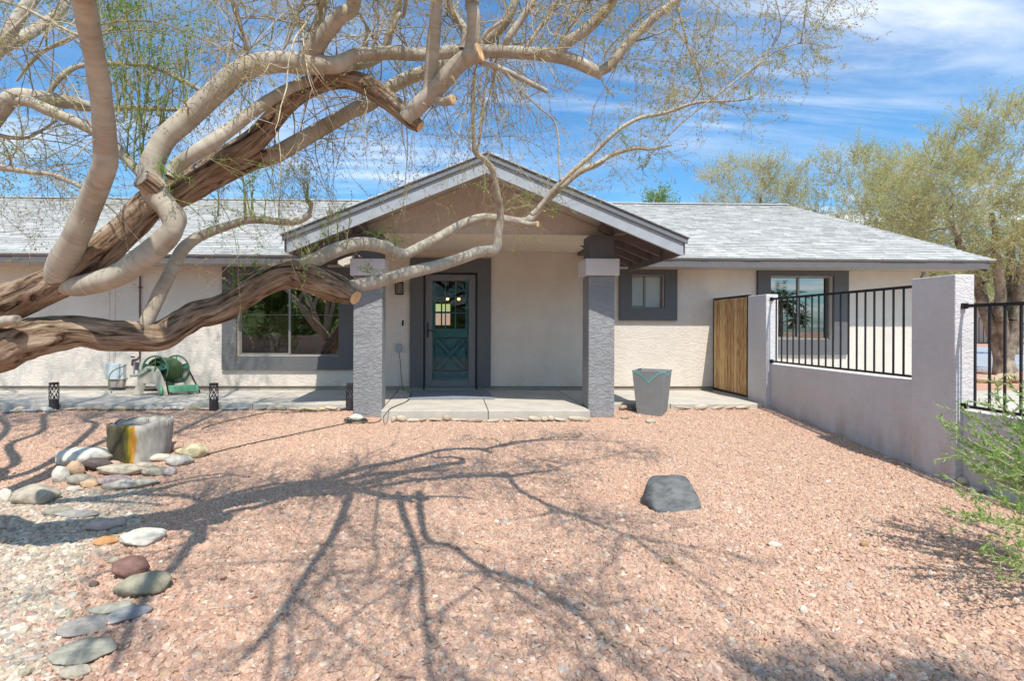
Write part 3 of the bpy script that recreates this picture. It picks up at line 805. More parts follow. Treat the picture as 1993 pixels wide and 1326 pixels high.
for kz in range(9):
    f = kz / 8; row = []
    for k in range(nn):
        a = 2 * math.pi * k / nn; p = frad(a, f * Hh); row.append(fc + Vector((p.x, p.y, -.05 + (topz(a) + .05) * f)))
    rows.append(row)
for s_, dz in ((.95, .006), (.86, -.004), (.82, -.05), (.78, -.12)):
    row = []
    for k in range(nn):
        a = 2 * math.pi * k / nn; p = frad(a, Hh); lipdrop = 0
        row.append(fc + Vector((p.x * s_, p.y * s_, topz(a) + dz)))
    rows.append(row)
for r_ in rows: vs += r_
for j in range(len(rows) - 1):
    for k in range(nn):
        fs.append((j * nn + k, j * nn + (k + 1) % nn, (j + 1) * nn + (k + 1) % nn, (j + 1) * nn + k))
        a = 2 * math.pi * (k + .5) / nn
        dd = math.degrees(a) % 360
        mis.append(1 if ((j < 8 and 205 < dd < 274) or j > 10) else 2 if (j < 10 and 274 <= dd < 290) else 0)
fs.append(tuple((len(rows) - 1) * nn + k for k in range(nn))); mis.append(0)
mb = MB(); mb.v = [tuple(v) for v in vs]; mb.f = fs; mb.mi = [0] * len(fs)
basin = mb.build('stone_basin', M_basalt, ft, True, normals=True)
at2 = basin.data.attributes.new('turn', 'FLOAT', 'POINT')
at2.data.foreach_set('value', [((k % nn) / nn) if k < nn * 10 else .9 for k in range(len(vs))])
tt_ = M_basalt.node_tree; bb_ = tt_.nodes['Principled BSDF']
aa_ = tt_.nodes.new('ShaderNodeAttribute'); aa_.attribute_name = 'turn'
tc_ = tt_.nodes.new('ShaderNodeTexCoord'); mm_ = tt_.nodes.new('ShaderNodeMapping'); mm_.inputs['Scale'].default_value = (1, 1, .35); tt_.links.new(tc_.outputs['Object'], mm_.inputs[0])
no_ = tt_.nodes.new('ShaderNodeTexNoise'); no_.inputs['Scale'].default_value = 14; no_.inputs['Detail'].default_value = 6; tt_.links.new(mm_.outputs[0], no_.inputs['Vector'])
ang = mathn('ADD', aa_.outputs['Fac'], mathn('MULTIPLY', mathn('SUBTRACT', no_.outputs[0], .5, tt_), .07, tt_), tt_)
rp_ = tt_.nodes.new('ShaderNodeValToRGB'); e_ = rp_.color_ramp
stops = [(.0, (.33, .31, .285)), (.54, (.33, .31, .285)), (.57, (.12, .10, .065)), (.70, (.07, .06, .03)), (.745, (.13, .12, .02)), (.765, (.30, .22, .02)), (.785, (.50, .19, .02)), (.805, (.45, .26, .06)), (.82, (.40, .37, .32)), (1, (.33, .31, .285))]
e_.elements[0].position = 0; e_.elements[0].color = (*stops[0][1], 1); e_.elements[1].position = 1; e_.elements[1].color = (*stops[-1][1], 1)
for ps_, c__ in stops[1:-1]: q__ = e_.elements.new(ps_); q__.color = (*c__, 1)
tt_.links.new(ang, rp_.inputs[0])
mu_ = tt_.nodes.new('ShaderNodeMix'); mu_.data_type = 'RGBA'; mu_.blend_type = 'MULTIPLY'; mu_.inputs['Factor'].default_value = 1
tt_.links.new(rp_.outputs[0], mu_.inputs['A']); tt_.links.new(ramp(no_.outputs[0], .3, .7, .72, 1.2, tt_), mu_.inputs['B']); tt_.links.new(mu_.outputs['Result'], bb_.inputs['Base Color'])
M_water = mat('basin_water', (.05, .06, .06), .05, .6)
MB().add([fc + Vector((math.cos(2 * math.pi * k / 24) * R0 * .74, math.sin(2 * math.pi * k / 24) * R0 * .64, Hh * .90)) for k in range(24)], [tuple(range(24))]).build('water', M_water, ft)
MB().tube([fc + Vector((.02, .10, Hh * .9 - .03)), fc + Vector((.02, .10, Hh + .01))], .014, 8).build('spout', M_basalt, ft)

cream = (.52, .44, .33); white = (.62, .575, .49); tan = (.46, .31, .20); greyg = (.33, .295, .235); brown = (.13, .10, .09); mauve = (.40, .30, .28); orange = (.52, .27, .12); yellow = (.55, .47, .29); redb = (.21, .12, .10); bluegr = (.27, .265, .265); olive = (.31, .28, .20)
def rk(cx, cy, w, h, col, seed, label, o=(0, 680), s=.2414, flatk=.5, rz=0, dep=None, cat='rock', group='river rocks around the fountain stone', lift=0, tilt=0):
    px, pyb = o[0] + cx * s, o[1] + (cy + h / 2) * s
    p = atg(px, pyb); sx = w * s / F * p.y / 2 * 1.36
    hh = h * s / F * p.y
    sy = dep if dep else min(sx * .75, max(hh * .9, .05))
    ang = (pyb - 637) / F
    sz = max(.03, (hh - sy * 2 * ang * .7) / 1.15)
    p = p + Vector((0, sy * .85, lift))
    return rock('rock', p, sx, sy, sz, col, seed, label, group, cat, rz=rz, sink=.22, tilt=tilt, flat=.2)
rk(585, 880, 420, 170, white, 1, 'large white quartz rock sloping left of the fountain stone')
rk(450, 1020, 115, 135, (.56, .53, .46), 2, 'small pale grey rock at the left end of the fountain pile')
rk(565, 980, 130, 130, tan, 3, 'tan upright rock between the pale end rock and the dark slab')
rk(715, 955, 235, 105, brown, 4, 'dark brown slab rock left of the stained spout', lift=.03)
rk(600, 1055, 195, 115, greyg, 5, 'olive grey rock below the tan upright rock')
rk(760, 905, 60, 40, (.5, .2, .1), 31, 'small orange-red stone tucked above the dark brown slab', lift=.08)
rk(920, 992, 375, 100, cream, 6, 'long flat cream rock right below the orange stained spout', lift=.02)
rk(890, 940, 105, 50, (.5, .34, .27), 7, 'little pinkish rock touching the foot of the stained spout', lift=.02)
rk(870, 1072, 245, 105, mauve, 8, 'mottled mauve rock in the front row of the fountain pile')
rk(688, 1085, 165, 85, (.53, .36, .22), 9, 'orange tan rock left of the mottled mauve rock')
rk(1035, 1095, 370, 95, (.45, .40, .33), 10, 'long narrow tan-grey rock lying diagonally at the front of the pile', rz=.35)
rk(560, 1133, 112, 58, (.57, .53, .44), 11, 'small pale flat rock at the front left foot of the pile')
rk(1150, 945, 175, 65, cream, 12, 'cream flat rock against the right foot of the fountain stone')
rk(1235, 990, 225, 95, greyg, 13, 'grey green flat rock in the right half of the pile')
rk(1355, 993, 92, 80, (.44, .37, .35), 14, 'small mauve rock below the white veined rock')
rk(1402, 905, 195, 105, (.42, .39, .35), 15, 'white veined grey rock at the right end of the pile')
rk(1255, 882, 155, 75, (.55, .48, .37), 16, 'cream rock directly right of the fountain stone')
rk(1362, 792, 150, 90, (.50, .34, .26), 17, 'rosy tan rock behind the cream ones right of the fountain')
rk(1530, 832, 185, 135, yellow, 18, 'yellowish cream rounded rock at the far right of the pile')
rk(1440, 830, 90, 60, yellow, 19, 'small yellow rock beside the yellowish rounded rock')
rk(170, 1180, 330, 205, (.42, .37, .29), 20, 'big tan and grey boulder at the left edge below the fountain', cat='boulder')
rk(5, 1190, 90, 120, white, 22, 'white rock cut off by the left edge of the picture')
O2 = (0, 960); S2 = .2761; G2 = 'stones bordering the pale river pebbles'
rk(360, 135, 205, 85, greyg, 23, 'low grey brown stone lying in the trunk shadow', O2, S2, group=G2)
rk(520, 152, 300, 75, (.34, .32, .29), 24, 'flat grey stone right of the one in the trunk shadow', O2, S2, group=G2)
rk(690, 232, 220, 115, (.46, .36, .32), 25, 'mauve stone with an orange end above the white quartz stone', O2, S2, group=G2)
rk(810, 270, 90, 60, greyg, 26, 'small grey stone between the mauve stone and the white one', O2, S2, group=G2)
rk(715, 345, 165, 80, orange, 27, 'orange flat stone left of the white quartz stone', O2, S2, group=G2)
rk(930, 322, 295, 155, white, 28, 'rounded white quartz stone in the pebble border', O2, S2, group=G2)
rk(870, 542, 215, 185, redb, 29, 'red brown pointed stone in the pebble border', O2, S2, group=G2)
rk(790, 480, 70, 60, (.38, .33, .25), 30, 'small beige stone behind the red brown pointed stone', O2, S2, group=G2)
rk(930, 652, 335, 235, olive, 32, 'large grey wedge shaped stone below the red brown one', O2, S2, group=G2, rz=.5)
rk(740, 832, 240, 92, (.38, .36, .28), 33, 'olive flat stone beside the blue grey stone', O2, S2, group=G2, rz=.4)
rk(830, 868, 270, 135, bluegr, 34, 'blue grey smooth stone in the pebble border', O2, S2, group=G2, rz=.4)
rk(510, 950, 330, 155, (.31, .28, .25), 35, 'brown grey oval stone at the lower left of the border', O2, S2, group=G2, rz=.4)
rk(470, 1135, 380, 215, (.33, .31, .25), 36, 'broad flat green grey stone at the lower left corner', O2, S2, group=G2)
rk(480, 1290, 200, 85, cream, 37, 'cream stone at the bottom edge of the picture, lower left', O2, S2, group=G2)
rk(640, 650, 60, 55, brown, 38, 'small dark brown stone among the pale pebbles', O2, S2, group=G2)
for i_, (px_, py_, w_, h_, c_2, lb_) in enumerate((
        (1217, 745, 18, 26, (.6, .53, .44), 'pale upright chip of stone in the foreground gravel'),
        (1118, 520, 30, 12, (.6, .52, .42), 'pale elongated chip of stone in the middle of the gravel'),
        (740, 578, 26, 12, (.42, .31, .18), 'tan flat chip of stone at the edge of the branch shadows'),
        (1435, 518, 20, 9, (.38, .24, .12), 'ochre chip of stone in the right part of the gravel'))):
    rk((px_) * .5484 + 900, (py_) * .5484 + 780, w_ * .8, h_ * .8, c_2, 60 + i_, lb_, (0, 0), 1, group='loose pale chips on the gravel')
rk(1218, 813, 16, 8, (.4, .3, .22), 70, 'small tan stone left of the planter foot', (0, 0), 1, group='loose pale chips on the gravel')
rk(1268, 821, 18, 9, (.45, .40, .30), 71, 'small beige stone in front of the planter', (0, 0), 1, group='loose pale chips on the gravel')
# edging stones along the slabs
rr = random.Random(11)
CN = {cream: 'cream', white: 'white', tan: 'tan', greyg: 'grey green', (.5, .4, .3): 'sandy', yellow: 'yellowish', (.36, .33, .3): 'grey brown', (.33, .36, .37): 'blue grey', (.5, .42, .36): 'pinkish', (.44, .35, .26): 'sandy brown', (.48, .40, .30): 'beige', (.40, .31, .23): 'brown', (.50, .42, .33): 'pale beige'}
pal = [cream, white, tan, greyg, (.5, .4, .3), yellow, (.36, .33, .3), (.33, .36, .37), (.5, .42, .36)]
def edging(px0, px1, py0, py1, wmin, wmax, label, group, pal=pal):
    px = px0
    while px < px1:
        w = rr.uniform(wmin, wmax); f = (px - px0) / (px1 - px0); py = py0 + (py1 - py0) * f + rr.uniform(-1.5, 1.5)
        p = atg(px + w / 2, py)
        lim = 7.62 if 755 < px < 1140 else 8.30
        p = at(px + w / 2, py, min(p.y, lim)); p.z = gz(p.x, p.y) + .012
        sx = w / F * p.y / 2 * 1.25
        colr_ = rr.choice(pal)
        rock('edging_stone', p + Vector((0, .02, 0)), sx, rr.uniform(.03, .075), rr.choice((.025, .035, .045, .06)) * rr.uniform(.8, 1.2), colr_, rr.randint(0, 9999), CN[colr_] + ' ' + label, group, 'stone', sub=2, sink=rr.uniform(.1, .5), rz=rr.uniform(-.3, .3), tilt=rr.uniform(-.2, .2), facet=16)
        px += w * rr.uniform(.8, 1.25)
edging(0, 100, 806, 800, 18, 34, 'small rough stone edging the walk left of the first path light', 'edging stones left of the first path light')
edging(118, 405, 800, 798, 14, 34, 'small rough stone edging the walk between the first two path lights', 'edging stones between the first and second path light')
edging(430, 668, 800, 798, 14, 36, 'small rough stone edging the walk between second path light and column', 'edging stones between the second and third path light')
pal2 = [(.44, .35, .26), (.48, .40, .30), (.40, .31, .23), (.50, .42, .33)]
edging(760, 1135, 815, 808, 10, 42, 'small broken stone edging the front of the porch slab', 'edging stones in front of the porch slab', pal2)
edging(1205, 1250, 789, 789, 9, 18, 'small tan stone edging the walk between column and planter', 'edging stones between column and planter', pal2)
edging(1312, 1452, 789, 791, 12, 38, 'small tan stone edging the walk between planter and wooden gate', 'edging stones between planter and gate', pal2)
edging(1868, 1900, 948, 968, 14, 30, 'flat tan stone at the foot of the nearest wall pillar', 'stones at the foot of the near pillar')

# ------------------------------------------------------------------ path lights
for i_, (px_, pb2, lb_) in enumerate(((105, 796, 'dark bronze path light left of the hose reel, with leafy cutouts'), (416, 797, 'dark bronze path light right of the hose reel, below the big window'), (680, 797, 'dark bronze path light tilted beside the left porch column'))):
    b_ = at(px_, pb2, 8.31); b_.z = gz(b_.x, 8.31) - .02
    t = empty('path_light', b_, lb_, 'garden light', 'path lights along the walk')
    r_, h_ = .064, .44
    n = 16
    rotz = i_ * .7
    sol = MB().tube([b_, b_ + Vector((0, 0, h_ * .42))], r_, n)
    sol.build('base_tube', mat('bronze_metal', (.055, .045, .05), .5, .4, metal=.3, var=.2), t)
    lat = MB()
    for k in range(n):
        a = rotz + 2 * math.pi * k / n
        for zi in range(5):
            z0 = h_ * (.42 + .10 * zi); z1 = z0 + h_ * .10
            da = (.16 if (zi + k) % 2 else -.16)
            if (k + zi * 3) % 4 == 0: continue
            p_ = b_ + Vector((math.cos(a) * r_, math.sin(a) * r_, z0)); q_ = b_ + Vector((math.cos(a + da) * r_, math.sin(a + da) * r_, z1))
            lat.bar(p_, q_, .010, .005, up=(math.cos(a), math.sin(a), 0))
    lat.tube([b_ + Vector((0, 0, h_ * .92)), b_ + Vector((0, 0, h_ * .97))], r_, n)
    lat.build('cutout_shade', MATS['bronze_metal'], t)
    MB().tube([b_ + Vector((0, 0, h_ * .972)), b_ + Vector((0, 0, h_))], r_ * 1.04, n).build('cap', MATS['bronze_metal'], t)
    if i_ == 2: t.rotation_euler = (0, R(3), 0)

# ------------------------------------------------------------------ hose reel
hb_ = atz(262, 772, 0); hb2 = atz(352, 763, 0)
hr = empty('hose_reel', (hb_ + hb2) / 2, 'green and tan plastic hose reel cart standing on the walk by the wall', 'hose reel')
# reel axis runs obliquely away from the camera
o_ = atz(292, 770, 0)                   # front side-frame centre on the floor
ax = Vector((.86, .50, 0)).normalized(); fw_ = Vector((.93, -.12, 0)).normalized()   # ax: reel axis,  fw_: along the A-frame
u_ = Vector((0, 0, 1)); hw2 = .33
def HP(s, a, z): return o_ + fw_ * s + ax * a + u_ * z
for a, nm in ((0, 'side_frame'), (.44, 'side_frame')):
    pts_o = [(-.30, 0), (-.13, .40), (-.05, .50), (.09, .50), (.17, .40), (.34, .0), (.20, .0), (.12, .20), (-.10, .20), (-.17, 0)]
    m = MB(); vs = [HP(s, a - .03, z) for s, z in pts_o] + [HP(s, a + .03, z) for s, z in pts_o]
    n = len(pts_o)
    m.add(vs, [(0, 1, 8, 9), (1, 2, 3, 4, 7, 8), (4, 5, 6, 7), (n + 9, n + 8, n + 1, n), (n + 8, n + 7, n + 4, n + 3, n + 2, n + 1), (n + 7, n + 6, n + 5, n + 4)] + [(i, i + n, (i + 1) % n + n, (i + 1) % n) for i in range(n)])
    m.build(nm, M_tan, hr, bevel=.012)
rc = HP(.02, .22, .44)
# flanges with cut-outs (six spokes + rim), hose coils between
for a in (.06, .38):
    c0 = HP(.02, a, .44); m = MB(); rim = [c0 + fw_ * math.cos(t) * .235 + u_ * math.sin(t) * .235 for t in [2 * math.pi * k / 32 for k in range(33)]]
    m.tube(rim, .016, 8)
    for k in range(5):
        t = 2 * math.pi * k / 5 + .3; d_ = fw_ * math.cos(t) + u_ * math.sin(t)
        m.bar(c0 + d_ * .03, c0 + d_ * .225, .10, .012, up=ax)
    m.tube([c0 - ax * .02, c0 + ax * .02], .07, 20)
    m.build('reel_flange', M_green, hr)
m = MB(); helix = []
for layer, rad in enumerate((.135, .165, .195)):
    for k in range(150 - layer * 10):
        t = k * .42; f = k / 150; aa = .09 + .26 * (f if layer % 2 == 0 else 1 - f)
        helix.append(HP(.02, aa, .44) + (fw_ * math.cos(t) + u_ * math.sin(t)) * rad)
m.tube(helix, .012, 6); m.build('coiled_hose', M_hose, hr, True)
MB().tube([HP(.02, -.06, .44), HP(.02, .5, .44)], .03, 12).build('axle', M_green, hr)
MB().bar(HP(.02, -.055, .44), HP(-.16, -.055, .34), .05, .025, up=ax).tube([HP(-.16, -.055, .34), HP(-.16, -.17, .34)], .02, 8).build('crank', mat('pale_green_plastic', (.30, .36, .26), .6), hr)
m = MB()
for (s0, s1, z0_, z1_) in ((-.22, .28, .07, .10),):
    vs = [HP(s, a, z) for z in (z0_, z1_) for s, a in ((s0, .03), (s1, .03), (s1, .41), (s0, .41))]
    m.add(vs, [(0, 3, 2, 1), (4, 5, 6, 7), (0, 1, 5, 4), (1, 2, 6, 5), (2, 3, 7, 6), (3, 0, 4, 7)])
m.build('tray_base', M_dark, hr)
m = MB()
vs = [HP(s, a, z) for z in (.05, .17) for s, a in ((.22, .03), (.36, .03), (.36, .41), (.22, .41))]
m.add(vs, [(0, 3, 2, 1), (4, 5, 6, 7), (0, 1, 5, 4), (1, 2, 6, 5), (2, 3, 7, 6), (3, 0, 4, 7)])
m.build('hose_tray', M_green2, hr, bevel=.01)
for a in (-.05, .50):
    c0 = HP(.26, a, .088)
    wl = MB().tube([c0 - ax * .022, c0 + ax * .022], .088, 24).build('wheel', M_green2, hr, bevel=.006)
    hm = MB()
    for k in range(5):
        t = 2 * math.pi * k / 5; hm.tube([c0 + (fw_ * math.cos(t) + u_ * math.sin(t)) * .05 - ax * .024, c0 + (fw_ * math.cos(t) + u_ * math.sin(t)) * .05 - ax * .0235], .013, 8)
    hm.build('wheel_slots', M_dark, wl)
MB().tube([HP(.34, .0, .02), HP(.18, .05, .50), HP(.16, .42, .52), HP(.36, .47, .02)], .012, 8).build('handle_tube', M_black, hr, True)
lh = []
tp = Vector((pp_ - .1, HW - .1, vz - .08))
for k in range(22):
    f = k / 21; a = math.pi * (1.35 * f + .35)
    lh.append(tp + Vector((-.10 - .13 * math.sin(math.pi * f) * 1.3, -.04 - f * .35, -.52 * f + .10 * math.sin(math.pi * f))))
MB().tube(lh, .009, 8).build('lead_hose', M_hose, hr, True)

# ------------------------------------------------------------------ cords
def catmull(P, step):
    P = [Vector(p) for p in P]; out_ = []
    Q = [P[0] * 2 - P[1]] + P + [P[-1] * 2 - P[-2]]
    for i in range(1, len(Q) - 2):
        p0, p1, p2, p3 = Q[i - 1], Q[i], Q[i + 1], Q[i + 2]; n = max(2, int((p2 - p1).length / step))
        for k in range(n):
            t = k / n; out_.append(.5 * ((2 * p1) + (p2 - p0) * t + (2 * p0 - 5 * p1 + 4 * p2 - p3) * t * t + (3 * p1 - p0 - 3 * p2 + p3) * t ** 3))
    out_.append(P[-1]); return out_
def cord(name, pts, label, r=.006, m=M_cord):
    return tag(MB().tube(catmull(pts, .04), r, 6).build(name, m, None, True), label, 'cord')
c1 = [Vector((op.x, HW - .06, op.z - .06)), Vector((op.x + .03, HW - .05, op.z - .3)), Vector((op.x + .05, HW - .05, .2)), atz(786, 760, .01), atz(797, 764, .01), atz(800, 770, .024), atz(792, 781, .01), atz(761, 795, .01), atz(751, 806, .01), atg(745, 816) + Vector((0, 0, .03)), atg(735, 824) + Vector((0, 0, .02)), atg(705, 826) + Vector((0, 0, .02))]
cord('power_cord', c1, 'thin dark power cord running from the wall outlet across the porch slab')
c2 = [atg(x, y) + Vector((0, 0, .022)) for x, y in ((690, 822), (660, 830), (621, 838), (549, 854), (480, 869), (416, 885), (382, 894), (340, 893), (305, 889))]
cord('power_cord', c2, 'thin dark cord lying over the gravel between the coil and the fountain')
coil = []
cc = atg(693, 822)
for k in range(120):
    a = k * .35; r_ = .12 + .025 * math.sin(k * .61); coil.append(cc + Vector((math.cos(a) * r_ * 1.15, math.sin(a) * r_ * .9, .02 + .02 * k / 120 + .008 * math.sin(k))))
tag(MB().tube(coil, .006, 5).build('cord_coil', M_cord, None, True), 'green cord coiled round a pale stone before the left column', 'cord')
rock('rock', cc + Vector((0, 0, .01)), .11, .07, .07, white, 91, 'pale flat stone inside the green cord coil before the left column', None, 'rock', sink=.05)
c3 = [atg(x, y) + Vector((0, 0, .022)) for x, y in ((668, 802), (620, 803), (560, 806), (520, 806), (471, 816), (420, 828), (392, 838))]
cord('low_voltage_cable', c3, 'thin cable along the edging stones between the path lights')
# ------------------------------------------------------------------ gravel
def scatter(name, pts, scl, rot, colr, seed, label):
    me = bpy.data.meshes.new(name); me.vertices.add(len(pts)); me.vertices.foreach_set('co', np.asarray(pts, 'f').ravel())
    for nm, typ, arr, k in (('scl', 'FLOAT_VECTOR', scl, 'vector'), ('rot', 'FLOAT_VECTOR', rot, 'vector'), ('stone_colour', 'FLOAT_VECTOR', colr, 'vector')):
        at_ = me.attributes.new(nm, typ, 'POINT'); at_.data.foreach_set(k, np.asarray(arr, 'f').ravel())
    o = bpy.data.objects.new(name, me); C.objects.link(o)
    m = bpy.data.materials.new('gravel_stone'); m.use_nodes = True; t = m.node_tree; b = t.nodes['Principled BSDF']; b.inputs['Roughness'].default_value = .85; b.inputs['Specular IOR Level'].default_value = .2
    a = t.nodes.new('ShaderNodeAttribute'); a.attribute_type = 'INSTANCER'; a.attribute_name = 'stone_colour'
    tcn = t.nodes.new('ShaderNodeTexCoord'); no = t.nodes.new('ShaderNodeTexNoise'); no.inputs['Scale'].default_value = 1.6; no.inputs['Detail'].default_value = 4
    t.links.new(tcn.outputs['Object'], no.inputs['Vector'])
    hs = t.nodes.new('ShaderNodeHueSaturation'); t.links.new(ramp(no.outputs[0], .3, .7, .82, 1.15, t), hs.inputs['Value']); t.links.new(a.outputs['Color'], hs.inputs['Color']); t.links.new(hs.outputs[0], b.inputs['Base Color'])
    me.materials.append(m)
    g = bpy.data.node_groups.new(name + '_nodes', 'GeometryNodeTree')
    g.interface.new_socket('Geometry', in_out='INPUT', socket_type='NodeSocketGeometry'); g.interface.new_socket('Geometry', in_out='OUTPUT', socket_type='NodeSocketGeometry')
    n = g.nodes; l = g.links; gi = n.new('NodeGroupInput'); go = n.new('NodeGroupOutput')
    join = n.new('GeometryNodeGeometryToInstance')
    for k in range(5):
        ico = n.new('GeometryNodeMeshIcoSphere'); ico.inputs['Radius'].default_value = 1; ico.inputs['Subdivisions'].default_value = 2
        sp = n.new('GeometryNodeSetPosition'); nz = n.new('ShaderNodeTexNoise'); nz.noise_dimensions = '4D'; nz.inputs['W'].default_value = seed * 9.1 + k * 3.7; nz.inputs['Scale'].default_value = .85; nz.inputs['Detail'].default_value = 1
        ps = n.new('GeometryNodeInputPosition'); l.new(ps.outputs[0], nz.inputs['Vector'])
        sb = n.new('ShaderNodeMath'); sb.operation = 'MULTIPLY_ADD'; sb.inputs[1].default_value = 2.2; sb.inputs[2].default_value = -1.1; l.new(nz.outputs[0], sb.inputs[0])
        vm = n.new('ShaderNodeVectorMath'); vm.operation = 'SCALE'; l.new(ps.outputs[0], vm.inputs[0]); l.new(sb.outputs[0], vm.inputs['Scale'])
        l.new(ico.outputs[0], sp.inputs[0]); l.new(vm.outputs[0], sp.inputs['Offset']); l.new(sp.outputs[0], join.inputs[0])
    sm = n.new('GeometryNodeSetMaterial'); sm.inputs['Material'].default_value = m; l.new(join.outputs[0], sm.inputs[0])
    ip = n.new('GeometryNodeInstanceOnPoints'); l.new(gi.outputs[0], ip.inputs['Points']); l.new(sm.outputs[0], ip.inputs['Instance']); ip.inputs['Pick Instance'].default_value = True
    rv = n.new('FunctionNodeRandomValue'); rv.data_type = 'INT'; rv.inputs['Max'].default_value = 4
    for s_ in rv.inputs:
        if s_.name == 'Max' and s_.type == 'INT': s_.default_value = 4
        if s_.name == 'Min' and s_.type == 'INT': s_.default_value = 0
    l.new([o2 for o2 in rv.outputs if o2.type == 'INT'][0], ip.inputs['Instance Index'])
    for nm, sock in (('scl', 'Scale'),):
        na = n.new('GeometryNodeInputNamedAttribute'); na.data_type = 'FLOAT_VECTOR'; na.inputs[0].default_value = nm; l.new(na.outputs[0], ip.inputs[sock])
    na = n.new('GeometryNodeInputNamedAttribute'); na.data_type = 'FLOAT_VECTOR'; na.inputs[0].default_value = 'rot'
    er = n.new('FunctionNodeEulerToRotation'); l.new(na.outputs[0], er.inputs[0]); l.new(er.outputs[0], ip.inputs['Rotation'])
    l.new(ip.outputs[0], go.inputs[0])
    md = o.modifiers.new('stones', 'NODES'); md.node_group = g
    return tag(o, label, None, None, 'stuff')
def edge_x(y):
    # right edge of the pale river pebble bed, world x as a function of depth
    return -2.05 - .34 * (y - 2.6) + .12 * math.sin(y * 3.1)
def make_gravel():
    P = [[], []]; S = [[], []]; Q = [[], []]; K = [[], []]
    palp = np.array([(.54, .345, .25), (.51, .325, .235), (.57, .39, .285), (.47, .30, .22), (.60, .45, .34), (.53, .37, .28), (.43, .28, .22), (.67, .57, .46), (.42, .35, .31), (.57, .38, .25)])
    wp = np.array([22, 22, 17, 11, 7, 9, 4, 1.6, 1.6, 6]); wp /= wp.sum()
    palr = np.array([(.54, .45, .34), (.62, .55, .45), (.44, .37, .29), (.51, .36, .28), (.37, .33, .28), (.29, .25, .21), (.55, .41, .31), (.45, .39, .28), (.42, .27, .21)])
    wr = np.array([20, 14, 14, 14, 9, 7, 10, 10, 6.0]); wr /= wr.sum()
    y = 1.9
    r_ = np.random.default_rng(3)
    while y < 9.0:
        s = .0138 - .0014 * (y - 2.2) if y < 4.5 else max(.0085, .0106 - .0008 * (y - 4.5))     # mean radius
        step = s * 1.36
        x0 = X_(-60, y); x1 = min(X_(2060, y), WX + .06)
        xs_ = np.arange(x0, x1, step)
        jx = xs_ + r_.normal(0, step * .35, len(xs_)); jy = y + r_.normal(0, step * .35, len(xs_))
        for a, b in zip(jx, jy):
            peb = a < edge_x(b) + r_.normal(0, .10) and b < 5.15
            if b > 8.36 or (b > 7.68 and cl - .22 < a < cr + .22): continue
            if not peb and r_.random() < .04 + .05 * max(0, b - 4) + .55 * max(0, noise.noise(Vector((a * .9, b * .9, 9))) - .12): continue
            i = 1 if peb else 0
            k = s * (math.exp(r_.normal(0, .30)) * (1.28 if peb else 1.0))
            if r_.random() < .008: k *= 1.6
            P[i].append((a, b, gz(a, b) + k * .10))
            S[i].append((k * r_.uniform(.9, 1.3), k * r_.uniform(.75, 1.0), k * r_.uniform(.42, .72)))
            Q[i].append((r_.normal(0, .35), r_.normal(0, .35), r_.uniform(0, 6.28)))
            c = palr[r_.choice(9, p=wr)] if peb else palp[r_.choice(10, p=wp)]
            K[i].append(np.clip(c * r_.uniform(.86, 1.08), 0, .8))
        y += step
    scatter('pink_gravel', P[0], S[0], Q[0], K[0], 1, 'salmon pink crushed gravel covering the front yard')
    scatter('river_pebbles', P[1], S[1], Q[1], K[1], 2, 'pale cream and grey river pebbles in the lower left of the yard')
    print('gravel', len(P[0]), len(P[1]))
make_gravel()

